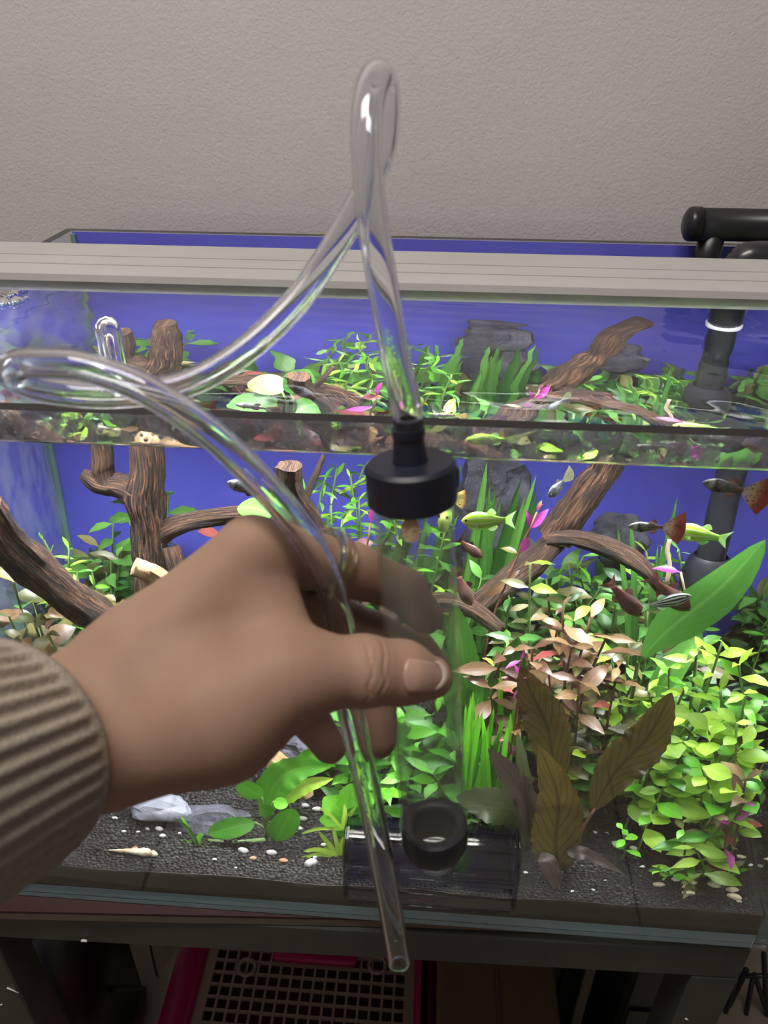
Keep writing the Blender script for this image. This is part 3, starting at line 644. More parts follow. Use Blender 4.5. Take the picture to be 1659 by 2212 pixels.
# lime thicket in the right front
G1 = 'lime stem plants in the right front thicket'
bunch('lime_stem_plant', 'lime green stem plant with rounded leaves in the right front thicket', G1,
      [(1430, 1570, .085), (1475, 1600, .075), (1530, 1575, .09), (1590, 1560, .085), (1640, 1610, .08), (1450, 1660, .07), (1515, 1655, .065), (1585, 1670, .07), (1640, 1690, .06), (1405, 1630, .09), (1560, 1610, .10), (1620, 1560, .10), (1500, 1545, .11), (1655, 1560, .1)],
      'round', ['lime', 'lime', 'bright'], 78, nodes=6, spread=1, up=.35, frac=.62)
G2 = 'narrow-leaved lime stems behind the thicket'
bunch('narrow_stem_plant', 'tall lime stem plant with narrow pointed leaves behind the right thicket', G2,
      [(1560, 1385, .12), (1595, 1435, .11), (1505, 1400, .13), (1445, 1440, .135), (1400, 1490, .13), (1480, 1480, .12), (1555, 1490, .11), (1420, 1530, .12), (1610, 1500, .10)],
      'lance', ['lime', 'lime', 'bright'], 66, nodes=10, spread=1, up=.4, lean=.0)
# reddish stems in the centre right
G3 = 'reddish stem plants in the centre'
bunch('reddish_stem_plant', 'reddish brown stem plant with pointed leaves in the centre clump', G3,
      [(1215, 1310, .14), (1275, 1335, .14), (1150, 1400, .12), (1085, 1415, .12), (1235, 1395, .115), (1310, 1375, .13), (1185, 1455, .105), (1060, 1485, .11), (1120, 1510, .10), (1250, 1470, .10), (1335, 1440, .115), (1205, 1350, .15), (1100, 1460, .13), (1290, 1420, .13)],
      'lance', ['red', 'olive', 'red', 'olive', 'wine'], 84, nodes=8, stem='stemred', spread=1, up=.35, toponly=['red'], lean=.0)
G4 = 'olive stem plants under the reddish clump'
bunch('olive_stem_plant', 'olive green stem plant with broad leaves under the reddish clump', G4,
      [(1150, 1570, .12), (1215, 1590, .115), (1280, 1550, .12), (1335, 1520, .13), (1265, 1630, .10), (1350, 1590, .11), (1390, 1560, .12), (1080, 1560, .12), (1190, 1500, .15), (1310, 1490, .15), (1050, 1520, .16)],
      'round', ['olive', 'lime', 'olive', 'mid'], 66, nodes=7, up=.3, lean=.0)
bunch('olive_stem_plant', 'slender olive stem plant with pointed leaves mixed into the reddish clump', 'olive stems mixed into the reddish clump',
      [(1070, 1440, .14), (1110, 1380, .15), (1170, 1420, .14), (1260, 1400, .15), (1320, 1420, .145), (1370, 1470, .13), (1140, 1540, .12), (1210, 1500, .125), (1290, 1510, .12), (1360, 1400, .16), (1240, 1340, .17), (1030, 1450, .16)],
      'lance', ['olive', 'olive', 'mid', 'lime'], 74, nodes=7, up=.35, stem='stem')
# pale-topped stem
stem_plant('pale_stem_plant', 'slender stem plant with pale whitish leaves before the slanting branch', None, (1145, 1215, .17), 'lance', ['olive', 'red', 'lime'], 78, nodes=7, spread=1, up=.2)
stem_plant('pink_tipped_plant', 'stem plant with a magenta tip below the slanting branch', None, (1160, 1105, .2), 'lance', ['magenta', 'red', 'olive'], 52, nodes=4, frac=.3, toponly=['magenta', 'red'], stem='stemred', spread=.5, up=1.3)
stem_plant('pink_tipped_plant', 'stem plant with a magenta tip between the reddish stems', None, (1125, 1425, .085), 'lance', ['red', 'magenta', 'olive'], 60, nodes=5, frac=.5, toponly=['magenta'], stem='stemred', up=1.6, spread=.5)
stem_plant('pink_tipped_plant', 'stem plant with a magenta leaf beside the filter intake', None, (1470, 1235, .19), 'lance', ['magenta', 'olive'], 75, nodes=3, frac=.5, toponly=['magenta'], stem='stempale', pair=1, spread=.8)
stem_plant('pink_tipped_plant', 'stem plant with magenta leaves just left of the siphon tube', None, (800, 1130, .2), 'lance', ['magenta', 'red'], 75, nodes=4, frac=.4, toponly=['magenta'], stem='stemred', pair=1, spread=.5, up=1.2)
# right front reddish plant and big leaves
stem_plant('reddish_front_plant', 'brownish red plant with magenta shoots at the right front glass', None, (1610, 1680, .045), 'lance', ['red', 'wine', 'olive'], 88, nodes=5, stem='stemred', toponly=['red'], lean=-.01)
stem_plant('reddish_front_plant', 'small plant with magenta shoots leaning on the lime thicket', None, (1645, 1735, .04), 'lance', ['magenta', 'red', 'bright'], 62, nodes=4, stem='stemred', toponly=['magenta'])
G5 = 'drooping front plants at right'
bunch('drooping_plant', 'yellow green drooping plant on the black soil at right front', G5, [(1475, 1790, .045), (1500, 1830, .036), (1580, 1770, .042), (1540, 1760, .05)], 'lance', ['lime', 'lime', 'bright', 'olive'], 84, nodes=4, up=.1, lean=0)
stem_plant('four_leaf_sprout', 'small bright green sprout with four leaves on open soil', None, (1425, 1880, .03), 'round', ['bright'], 40, nodes=2, frac=.2, pair=4, up=.25, lean=0)
stem_plant('small_sprout', 'tiny green sprout on the soil beside the brown wavy plant', None, (1345, 1790, .055), 'round', ['bright'], 32, nodes=3, frac=.5, up=.3, lean=0)
# sword leaf
sw = empty('sword_plant', F(1385, 1440, .13), 'sword plant with one huge ribbed green leaf before the intake', 'plant')
sw.location.z = zs(sw.location.x, sw.location.y)
b0 = Vector(sw.location)
ribbon(sw, [F(1378, 1432, .13), F(1410, 1392, .128), F(1460, 1345, .125), F(1560, 1265, .12), F(1652, 1165, .115)], .034, 'sword', (.25, -1, .45), .14, .03, prof=.62)
MB().tube(smoothpath([b0, b0+Vector((0, 0, .02)), F(1378, 1430, .13)], 4), .0015, 6).obj('petiole', 'stem', sw)
ribbon(sw, [b0+Vector((.0, 0, .0)), F(1440, 1460, .15), F(1520, 1380, .17)], .022, 'mid', (.2, -1, .5), .1)
sg = empty('sword_plant', F(1040, 1560, .14), 'sword plant with broad green leaves beside the siphon tube', 'plant'); sg.location.z = zs(sg.location.x, sg.location.y); b0 = Vector(sg.location)
for tipx, tipy, w_ in ((985, 1305, .022), (1000, 1350, .020), (1120, 1375, .026), (1020, 1430, .018), (960, 1400, .02)):
    ribbon(sg, [b0, (b0+F(tipx, tipy, .13))/2+Vector((.0, -.012, .012)), F(tipx, tipy, .13)], w_, random.choice(['sword', 'mid']), (0, -1, .5), .15, .02, prof=.62)
# brown wavy plant
cr = empty('wavy_brown_plant', F(1215, 1850, .045), 'brown wavy-leaved plant standing upright before the green thicket', 'plant'); b0 = Vector(cr.location); b0.z = zs(b0.x, b0.y)-.002; cr.location = b0
ribbon(cr, [b0, F(1200, 1820, .044), F(1205, 1720, .047), F(1165, 1610, .05)], .036, 'crypt', (0, -1, .1), .12, .2, .10, .42, 30, nw=9)
MB().tube(smoothpath([b0, F(1240, 1820, .05), F(1285, 1745, .055)], 4), .0012, 6).obj('petiole', 'stemred', cr)
ribbon(cr, [F(1280, 1750, .055), F(1330, 1665, .06), F(1400, 1590, .065), F(1450, 1495, .07)], .033, 'crypt', (-.2, -1, .2), .12, .22, .10, .50, 30, nw=10)
ribbon(cr, [F(1200, 1700, .06), F(1185, 1580, .068), F(1150, 1500, .072), F(1125, 1440, .075)], .030, 'crypt', (.2, -1, .1), .12, .22, .10, .40, 28, nw=10)
ribbon(cr, [F(1160, 1830, .055), F(1135, 1730, .058), F(1100, 1670, .06), F(1055, 1615, .06)], .019, 'cryptp', (.3, -1, .2), .12, .3, .12, .5, 24, nw=9)
ribbon(cr, [F(1160, 1800, .06), F(1135, 1690, .062), F(1118, 1580, .065)], .010, 'cryptg', (.3, -1, .2), .1, .3, .12, .5, 20, nw=8)
ribbon(cr, [F(1140, 1830, .06), F(1110, 1760, .06), F(1050, 1735, .058), F(985, 1720, .055)], .032, 'cryptg', (-.2, -.8, .8), .1, .10, .14, .55, 22, nw=6)
ribbon(cr, [F(1170, 1840, .040), F(1185, 1865, .030), F(1205, 1925, .022)], .014, 'cryptp', (0, -1, .6), .1, .2, .06, .5, 16, nw=5)
ribbon(cr, [F(1225, 1838, .040), F(1270, 1845, .036), F(1345, 1885, .030)], .012, 'cryptp', (0, -1, .8), .1, .25, .06, .35, 16, nw=5)
# grass blades
def tuft(label, group, base, tips, mat, w, name='grass_tuft', bend=.012):
    o = empty(name, base, label, 'plant', group)
    for tp in tips:
        mid = (base+tp)/2+Vector((random.uniform(-bend, bend)*.4, 0, bend*random.uniform(.3, 1)))
        ribbon(o, [base, mid, tp], w*random.uniform(.8, 1.2), mat, (random.uniform(-.5, .5), -1, .3), .2, prof=.4, seg=8, tip=.5)
    return o
for k, (bx_, dep) in enumerate(((1010, .085), (1040, .10), (1070, .09), (1095, .11), (1025, .13), (985, .12))):
    q = F(bx_, 1700, dep); base = Vector((q.x, dep, zs(q.x, dep)-.002))
    tuft('upright bright green grass clump between the tube and the brown plant', 'grass clumps beside the siphon tube', base, [F(bx_+random.uniform(-45, 50), random.uniform(1450, 1640), dep+random.uniform(-.02, .01)) for i in range(7)], 'bright', .0052)
for k, bx_ in enumerate((1010, 1045, 1080, 1115, 940, 860)):
    dep = .29; q = F(bx_-40, 1330, dep); base = Vector((q.x, dep, zs(q.x, dep)))
    tuft('tall green ribbon plant at the back by the blue grey rock', 'ribbon grass at the back', base, [min(F(bx_+random.uniform(-30, 60), random.uniform(990, 1130), dep+random.uniform(-.03, .02)), Vector((9, 9, 9)), key=lambda v: v.x) for i in range(5)], 'mid', .006, 'ribbon_plant')
q = F(1425, 1260, .2); tuft('green blades rising behind the pale stalk', None, Vector((q.x, .2, zs(q.x, .2))), [F(1290+random.uniform(0, 260), random.uniform(1060, 1180), .24) for i in range(5)], 'mid', .005, 'ribbon_plant')
for (bx_, by_, tips) in ((735, 1850, ((655, 1838), (650, 1850), (690, 1795), (720, 1785), (755, 1800), (700, 1830))), (740, 1790, ((690, 1745), (770, 1740), (650, 1800), (745, 1735))), (430, 1825, ((375, 1765), (392, 1760), (440, 1800), (365, 1825)))):
    base = F(bx_, by_, .045); tuft('small arching green grass tuft on the black soil at front', 'small grass tufts on the soil', base, [F(a, b, .045+random.uniform(-.008, .008)) for a, b in tips], 'lime' if bx_ > 500 else 'bright', .0042, bend=.006)
# green leaves behind tube and hand
G6 = 'mid green leafy plants behind the siphon tube'
bunch('leafy_plant', 'mid green leafy plant behind the siphon tube', G6, [(745, 1560, .12), (790, 1540, .13), (830, 1600, .11), (870, 1560, .12), (910, 1600, .11), (955, 1570, .12), (885, 1680, .09), (820, 1690, .09), (935, 1670, .09), (980, 1620, .10), (700, 1600, .14), (860, 1480, .15), (930, 1470, .15), (980, 1500, .14)],
      'lance', ['bright', 'mid', 'bright'], 92, nodes=6, up=.5, lean=0)
tb = empty('toothed_plant', F(770, 1790, .06), 'bright green plant with toothed leaves left of the smoked acrylic holder', 'plant'); b0 = Vector(tb.location)
for (a, b, w_) in ((690, 1770, .016), (700, 1720, .022), (760, 1690, .024), (800, 1760, .016), (720, 1800, .012), (790, 1720, .02)):
    ribbon(tb, [b0, (b0+F(a, b, .06))/2+Vector((0, -.006, .008)), F(a, b, .058)], w_, 'bright', (0, -1, .6), .12, .12, .14, .55, 14, nw=4)
tb.location = b0
# anubias in front left
an = empty('round_leaf_plant', F(575, 1810, .055), 'bright green plant with four smooth round leaves on the soil at left', 'plant'); b0 = Vector(an.location)
for st, (a, b), (c, dd), w_, fc in (((575, 1790), (450, 1800), (550, 1775), .019, (0, -1, .8)), ((570, 1760), (512, 1690), (566, 1720), .016, (0, -1, .5)), ((580, 1780), (632, 1745), (596, 1815), .022, (.3, -1, .5)), ((578, 1765), (622, 1738), (592, 1730), .011, (0, -1, .8)), ((575, 1770), (560, 1745), (590, 1755), .012, (0, -1, .6))):
    ribbon(an, [F(c, dd, .055), F((a+c)/2, (b+dd)/2, .051), F(a, b, .05)], w_, 'bright', fc, .12, .02, prof=.5, seg=12, tip=.65)
    MB().tube(smoothpath([b0, F(*st, .055), F(c, dd, .055)], 4), .0011, 6).obj('petiole', 'stem', an)
MB().tube(smoothpath([F(450, 1815, .05), F(510, 1818, .052), F(575, 1812, .055)], 4), .0022, 8).obj('rhizome', 'stem', an)
ck = empty('crinkled_leaf_plant', F(575, 1760, .065), 'plant with one long crinkled bright green leaf over the pale wood', 'plant'); b0 = Vector(ck.location)
ribbon(ck, [b0, F(590, 1700, .065), F(640, 1660, .068), F(715, 1655, .07)], .026, 'bright', (-.2, -1, .5), .2, .14, .10, .45, 22, nw=8)
ribbon(ck, [F(600, 1740, .07), F(650, 1700, .07), F(720, 1680, .072)], .014, 'lime', (0, -1, .5), .2, .2, .12, .45, 18, nw=8)
ribbon(ck, [F(640, 1650, .075), F(680, 1630, .078), F(725, 1655, .08)], .013, 'bright', (0, -1, .5), .2, .15, .1, .45, 16, nw=6)
ck.location = b0
# left side
G7 = 'olive red plants by the left log'
bunch('olive_red_plant', 'olive and reddish broad-leaved plant around the left log', G7, [(30, 1255, .14), (75, 1240, .16), (110, 1285, .17), (20, 1330, .12), (75, 1345, .12), (140, 1335, .15), (185, 1300, .18), (225, 1285, .19), (255, 1310, .18), (10, 1290, .18), (50, 1380, .11), (105, 1370, .11)],
      'round', ['olive', 'olive', 'red', 'mid'], 74, nodes=6, up=.35, lean=0)
G8 = 'narrow green stems behind the left log'
bunch('narrow_green_plant', 'fresh green plant with slim leaves behind the left log', G8, [(110, 1195, .19), (150, 1185, .2), (168, 1235, .18), (130, 1260, .17), (200, 1235, .2), (95, 1165, .22)], 'narrow', ['bright', 'lime'], 52, nodes=8, up=.5, lean=0)
G9 = 'tall stems beside the forked trunk'
bunch('dim_stem_plant', 'olive stem plant rising beside the forked trunk', G9, [(275, 1090, .31), (245, 1130, .3), (300, 1150, .29), (215, 1180, .29), (265, 1180, .27), (365, 1070, .32), (240, 1210, .26)], 'lance', ['mid', 'mid', 'olive'], 70, nodes=7, up=.3, lean=0)
# background stems
G10 = 'fine-leaved background stems'
bunch('fine_stem_plant', 'tall fine-leaved green stem plant in the background behind the siphon cap', G10, [(700, 1040, .28), (728, 1010, .3), (757, 1030, .29), (788, 1005, .3), (775, 1080, .27), (715, 1090, .27), (740, 1120, .26), (690, 1120, .3), (830, 1020, .31), (880, 1060, .3), (930, 1090, .29), (850, 1120, .28), (960, 1150, .27)],
      'narrow', ['lime', 'mid', 'bright'], 46, nodes=14, up=.35, lean=0, spread=1)
G11 = 'undergrowth behind the reddish stems'
bunch('back_plant', 'leafy green plant crowded behind the reddish clump', G11, [(1040, 1250, .24), (1100, 1290, .22), (1300, 1265, .26), (1350, 1255, .27), (1400, 1245, .27), (1330, 1300, .24), (1180, 1250, .28), (1250, 1230, .3), (1220, 1300, .25), (980, 1280, .25), (920, 1230, .27), (1450, 1310, .22), (1400, 1320, .2)],
      'lance', ['mid', 'olive', 'mid', 'mid'], 70, nodes=7, up=.3, lean=0)
for t_ in [(960, 1230, .335), (1030, 1200, .34), (1090, 1230, .33), (1150, 1290, .33), (1210, 1240, .34), (1270, 1260, .335), (1330, 1250, .34), (1390, 1270, .335), (1450, 1280, .34), (1520, 1300, .335), (1580, 1310, .335), (1630, 1290, .34), (1490, 1350, .31), (1550, 1380, .3), (1120, 1340, .3), (1280, 1330, .31), (40, 1230, .33), (110, 1210, .335), (180, 1220, .34), (250, 1240, .335), (320, 1230, .33), (150, 1270, .3), (60, 1290, .3), (420, 1230, .33), (520, 1240, .33), (620, 1230, .33), (700, 1240, .33), (780, 1210, .33), (860, 1220, .33)]:
    wh = 'around the forked trunk' if t_[0] < 430 else 'behind the gripping hand' if t_[0] < 900 else 'behind the reddish clump' if t_[0] < 1420 else 'around the filter intake'
    stem_plant('back_plant', 'leafy green plant along the blue back '+wh, 'back plants '+wh, t_, 'lance', ['mid', 'mid', 'mid', 'olive'], 92, nodes=8, up=.4, frac=.75)
G12 = 'bright small-leaved plants before the grey rock'
bunch('small_leaf_plant', 'small-leaved green plant before the filter intake', G12, [(1395, 1190, .27), (1430, 1180, .28), (1465, 1185, .27), (1415, 1220, .25), (1380, 1220, .26), (1500, 1200, .28), (1260, 1200, .3), (1225, 1215, .29)], 'narrow', ['bright', 'mid', 'lime'], 48, nodes=8, up=.3, lean=0)
G13 = 'plants in the right rear corner'
bunch('corner_plant', 'leafy green plant in the right rear corner', G13, [(1600, 1500, .2), (1640, 1470, .2), (1580, 1560, .16), (1650, 1540, .15), (1610, 1420, .24), (1650, 1400, .24), (1560, 1440, .24), (1640, 1330, .3), (1600, 1360, .3), (1540, 1500, .2)], 'lance', ['mid', 'mid', 'mid'], 80, nodes=7, up=.3, lean=0)
# leaves seen best from above
ab = empty('broad_leaf_plant', T(650, 860, .2), 'plant with broad smooth green leaves rising behind the hand', 'plant'); b0 = Vector((ab.location.x, .2, zs(ab.location.x, .2))); ab.location = b0
for (c, a, w_) in (((630, 850), (668, 798), .026), ((610, 845), (538, 825), .024), ((600, 880), (490, 868), .022), ((640, 885), (720, 870), .022)):
    s0, s1 = T(*c, .19), T(*a, .2); ribbon(ab, [s0, (s0+s1)/2+Vector((0, 0, .002)), s1], w_, 'sword', (0, -.4, 1), .1, .02, prof=.45, seg=12, tip=.7)
    MB().tube(smoothpath([b0, (b0+s0)/2+Vector((.004, 0, 0)), s0], 4), .0012, 6).obj('petiole', 'stem', ab)
bunch('reddish_stem_plant', 'dull reddish stem plant behind the hand near the sawn stub', 'reddish stems behind the hand', [(560, 1140, .2), (640, 1160, .22), (700, 1170, .21), (480, 1160, .24), (600, 1180, .25), (760, 1180, .22)], 'round', ['red', 'olive', 'wine'], 80, nodes=6, up=.35, stem='stemred', lean=0)
# pale stalk
o = MB().tube(smoothpath([F(1440, 1258, .2), F(1446, 1220, .2), F(1441, 1190, .2), F(1446, 1165, .2)], 4), .0016, 8).obj('pale_stalk', 'stempale'); tag(o, 'pale bare plant stalk standing beside the magenta leaf', 'stalk')

# ================================================================== pebbles and shells
def pebble(px_, py_, size, mat, label, group, name, cat, asp=1.4):
    d_ = .02
    for _ in range(40):
        q = F(px_, py_, d_)
        if q.z <= zs(q.x, d_)+.001: break
        d_ += .004
    q = F(px_, py_, d_); r = size*pxs(px_, py_, d_)/2; q.z = zs(q.x, q.y)+r*.55; q.y = max(q.y, .0095+r*1.2)
    o = rock(q, (r*asp/1.2, r*.8, r*.75), label, mat, random.uniform(0, 99), cat, name, group, .4, 2); o.rotation_euler = (0, random.uniform(-.3, .3), random.uniform(-.6, .6)); return o
for x, y, s in ((465, 1860, 10), (527, 1841, 20), (588, 1848, 20), (672, 1868, 28), (680, 1858, 12), (345, 1790, 16), (352, 1806, 14), (320, 1792, 10), (300, 1800, 9), (390, 1800, 9), (270, 1800, 10), (655, 1775, 16), (660, 1745, 16), (617, 1795, 12), (648, 1790, 14), (685, 1755, 18), (250, 1770, 12), (510, 1875, 7), (1135, 1885, 10), (1307, 1876, 14), (1385, 1876, 12), (1367, 1837, 16), (1280, 1751, 10), (1310, 1802, 9), (1285, 1801, 10), (1620, 1869, 12), (1307, 1900, 7), (1280, 1922, 9), (1235, 1924, 9), (700, 1830, 12), (725, 1835, 9)):
    wh = 'before the pale jagged stone' if x < 420 else 'before the round-leaf plant' if x < 600 else 'beside the toothed plant' if x < 1000 else 'before the brown wavy plant'
    pebble(x, y, s, 'pebble', 'small whitish pebble on black soil '+wh, 'whitish pebbles '+wh, 'white_pebble', 'pebble')
for x, y, s in ((1422, 1912, 20), (1490, 1908, 24), (1485, 1932, 22), (1540, 1917, 24), (1580, 1927, 24), (1585, 1938, 26), (1458, 1902, 16), (1405, 1825, 20), (1430, 1832, 16), (1590, 1883, 14), (1565, 1881, 16), (1598, 1855, 16), (1480, 1917, 16), (1596, 1946, 10)):
    pebble(x, y, s, 'shell', 'cream snail shell lying on the soil at the right front', 'cream shells on the right front soil', 'snail_shell', 'shell', 1.7)
for x, y, s in ((613, 1859, 18), (548, 1861, 14), (292, 1834, 12)): pebble(x, y, s, 'amber', 'small reddish amber pebble on the soil at front', 'amber pebbles on the soil', 'amber_pebble', 'pebble')
q = F(285, 1850, .03); q.z = zs(q.x, q.y)+.004; sh = empty('cone_shell', q, 'cream and brown banded cone snail shell lying on the soil', 'shell')
pts = [q+Vector((-.017+.034*t, 0, 0)) for t in np.linspace(0, 1, 22)]
MB().tube(pts, [max(.0004, .0052*(t**.8)*(1+.10*sin(t*34)))*(1 if t < .9 else (1-t)*7+.3) for t in np.linspace(0, 1, 22)], 16).obj('whorls', 'shell', sh)
MB().tube([q+Vector((.0165, 0, -.0005)), q+Vector((.019, -.0005, -.0012)), q+Vector((.021, -.001, -.002))], [.0035, .0028, .001], 12).obj('aperture', 'shell', sh)

# ================================================================== fish
def fishmat(kind):
    m, nt, N, L = newmat('fish_'+kind); b = N['Principled BSDF']; b.inputs['Roughness'].default_value = .25
    tc = N.new('ShaderNodeTexCoord'); sx = N.new('ShaderNodeSeparateXYZ'); L.new(tc.outputs['UV'], sx.inputs[0])
    def ramp(src, st):
        r = N.new('ShaderNodeValToRGB'); E_ = r.color_ramp.elements
        for i, (p_, c_) in enumerate(st):
            e = E_[i] if i < 2 else E_.new(p_)
            e.position = p_; e.color = (*c_, 1)
        L.new(src, r.inputs[0]); return r.outputs[0]
    def wavef(src, f, lo, hi):
        a = N.new('ShaderNodeMath'); a.operation = 'MULTIPLY'; a.inputs[1].default_value = f; L.new(src, a.inputs[0])
        s = N.new('ShaderNodeMath'); s.operation = 'SINE'; L.new(a.outputs[0], s.inputs[0])
        r = N.new('ShaderNodeMapRange'); r.inputs['From Min'].default_value = lo; r.inputs['From Max'].default_value = hi; L.new(s.outputs[0], r.inputs[0]); return r.outputs[0]
    def mix(f, a, c):
        x = N.new('ShaderNodeMix'); x.data_type = 'RGBA'
        L.new(f, x.inputs[0])
        for s_, i in ((a, 6), (c, 7)):
            if isinstance(s_, tuple): x.inputs[i].default_value = (*s_, 1)
            else: L.new(s_, x.inputs[i])
        return x.outputs[2]
    vo = N.new('ShaderNodeTexVoronoi'); vo.inputs['Scale'].default_value = 9; L.new(tc.outputs['UV'], vo.inputs['Vector'])
    if kind == 'yellow': c = mix(wavef(sx.outputs[1], 62, .35, .9), ramp(sx.outputs[0], [(0, (.55, .62, .05)), (.3, (.36, .75, .04)), (1, (.30, .72, .05))]), (.70, .78, .40))
    elif kind == 'yellowfin': c = ramp(sx.outputs[0], [(0, (.40, .75, .06)), (1, (.45, .72, .35))])
    elif kind == 'zebra': c = mix(wavef(sx.outputs[1], 62, -.1, .2), (.02, .03, .035), (.62, .75, .58))
    elif kind == 'zebrafin': c = ramp(sx.outputs[0], [(0, (.10, .22, .10)), (1, (.30, .45, .25))])
    elif kind == 'guppy': c = mix(ramp(vo.outputs['Distance'], [(.15, (1, 1, 1)), (.45, (0, 0, 0))]), ramp(sx.outputs[0], [(0, (.12, .13, .13)), (.22, (.38, .40, .36)), (.30, (.02, .02, .02)), (.40, (.16, .17, .14)), (.72, (.10, .11, .10)), (1, (.28, .10, .06))]), ramp(sx.outputs[0], [(0, (.20, .22, .22)), (.5, (.25, .27, .25)), (1, (.40, .07, .03))]))
    elif kind == 'guppyfin': c = mix(ramp(vo.outputs['Distance'], [(.22, (1, 1, 1)), (.42, (0, 0, 0))]), ramp(sx.outputs[0], [(0, (.11, .10, .08)), (.4, (.11, .07, .035)), (.7, (.065, .010, .006)), (1, (.07, .010, .006))]), (.012, .006, .005))
    elif kind == 'yelguppyfin': c = mix(ramp(vo.outputs['Distance'], [(.2, (1, 1, 1)), (.4, (0, 0, 0))]), ramp(sx.outputs[0], [(0, (.45, .38, .12)), (.75, (.45, .36, .10)), (1, (.28, .08, .03))]), (.015, .012, .01))
    elif kind == 'greyguppy': c = ramp(vo.outputs['Distance'], [(.1, (.035, .035, .04)), (.6, (.12, .125, .13))])
    elif kind == 'greyfin': c = mix(ramp(vo.outputs['Distance'], [(.2, (1, 1, 1)), (.4, (0, 0, 0))]), (.22, .22, .12), (.01, .01, .01))
    else: c = ramp(sx.outputs[0], [(0, (.16, .05, .04)), (.5, (.10, .06, .05)), (1, (.20, .06, .05))])
    L.new(c, b.inputs['Base Color'])
    if kind.endswith('fin'):
        t = N.new('ShaderNodeBsdfTranslucent'); L.new(c, t.inputs[0]); mx = N.new('ShaderNodeMixShader'); mx.inputs[0].default_value = .5; L.new(b.outputs[0], mx.inputs[1]); L.new(t.outputs[0], mx.inputs[2]); L.new(mx.outputs[0], N['Material Output'].inputs[0])
    return m
FM = {k: fishmat(k) for k in ('yellow', 'yellowfin', 'zebra', 'zebrafin', 'guppy', 'guppyfin', 'yelguppyfin', 'greyguppy', 'greyfin', 'redtetra', 'redtetrafin')}
MT['eye'] = pbr('fish_eye', (.01, .01, .01), .15); MT['iris'] = pbr('fish_iris', (.5, .52, .45), .3)
def fish(name, label, head, tail, dep, body, fin, hgt=.24, tailkind='fork', tsize=.22, ddep=0., dorsal=.10, bodyfrac=.8, tailh=.2):
    """head and tail pixel of the whole fish at distance dep; ddep moves the tail deeper"""
    a, b = F(*head, dep), F(*tail, dep+ddep); Ln = (b-a).length; ax = (b-a).normalized()
    up = Vector((0, 0, 1)); up = (up-ax*up.dot(ax)).normalized(); sd = ax.cross(up)
    root = empty(name, a.lerp(b, .4), label, 'fish')
    BL = Ln*bodyfrac; hh = Ln*hgt/2; m = MB(); ns, nr = 14, 16
    prof = [(0, .04), (.04, .30), (.10, .55), (.2, .82), (.32, 1), (.45, .98), (.6, .80), (.75, .56), (.88, .38), (1, .32)]
    def pr_(t):
        for (t0, r0), (t1, r1) in zip(prof, prof[1:]):
            if t <= t1: return r0+(r1-r0)*(t-t0)/(t1-t0)
        return prof[-1][1]
    for i in range(ns+1):
        t = i/ns; c = a+ax*BL*t; r = pr_(t)*hh; wd_ = r*(.55 if t < .5 else .55-.35*(t-.5)*2)
        for k in range(nr+1):
            q = 2*pi*k/nr; m.v.append(tuple(c+up*(cos(q)*r*(1 if cos(q) > 0 else 1.12))+sd*sin(q)*wd_)); m.uv.append((t, abs(1-k/nr*2)*.5 if True else 0))
    m.f = [(i*(nr+1)+k, i*(nr+1)+k+1, (i+1)*(nr+1)+k+1, (i+1)*(nr+1)+k) for i in range(ns) for k in range(nr)]
    m.f += [tuple(range(nr-1, -1, -1)), tuple(ns*(nr+1)+k for k in range(nr))]
    bo = m.obj('body', FM[body], root)
    loc0 = Vector(root.location)
    for s in (-1, 1):
        e = a+ax*BL*.11+up*hh*.16+sd*s*hh*.30; M4 = Matrix.Translation(e-loc0)
        mm = MB().lathe([(.0001, hh*.15), (hh*.10, hh*.11), (hh*.15, 0), (hh*.10, -hh*.11), (.0001, -hh*.15)], 10, M4).mesh('eye'); link('eye', mm, bo, 'eye')
    def fin_(nm, outline, mat):
        mm = MB(); c0 = outline[0]; mm.v = [tuple(p) for p, u in outline]; mm.uv = [u for p, u in outline]
        return mm, mat
    base = a+ax*BL
    # tail fin as a fan
    tf = MB(); rows, cols = 6, 9; TL = Ln*(1-bodyfrac)
    for i in range(rows+1):
        for j in range(cols):
            v = j/(cols-1)*2-1; u = i/rows
            if tailkind == 'fork': hgt_ = hh*.32+u*Ln*tailh*.5; x_ = TL*u*(.62+.38*abs(v)**1.3)
            else: hgt_ = hh*.32+(u**.8)*Ln*tailh*.5; x_ = TL*u*(1-.18*v*v)
            off = sd*sin(v*5+u*3)*TL*.05*u
            tf.v.append(tuple(base-ax*Ln*.01+ax*x_+up*v*hgt_+off)); tf.uv.append((u, j/(cols-1)))
    tf.f = [(i*cols+j, i*cols+j+1, (i+1)*cols+j+1, (i+1)*cols+j) for i in range(rows) for j in range(cols-1)]
    tf.obj('tail_fin', FM[fin], root)
    def strip(nm, t0, t1, sign, h, lean):
        mm = MB()
        for i in range(7):
            u = i/6; t = t0+(t1-t0)*u; r = pr_(t)*hh*.9*(1 if sign > 0 else 1.1); p = a+ax*BL*t+up*sign*r; hh2 = h*sin(pi*min(1, .15+u*.8))**.6
            mm.v += [tuple(p), tuple(p+up*sign*hh2*Ln+ax*lean*Ln)]; mm.uv += [(0, u), (1, u)]
        mm.f = [(2*i, 2*i+1, 2*i+3, 2*i+2) for i in range(6)]; mm.obj(nm, FM[fin], root)
    strip('dorsal_fin', .55, .72, 1, dorsal, .06); strip('anal_fin', .58, .78, -1, dorsal*.8, .05)
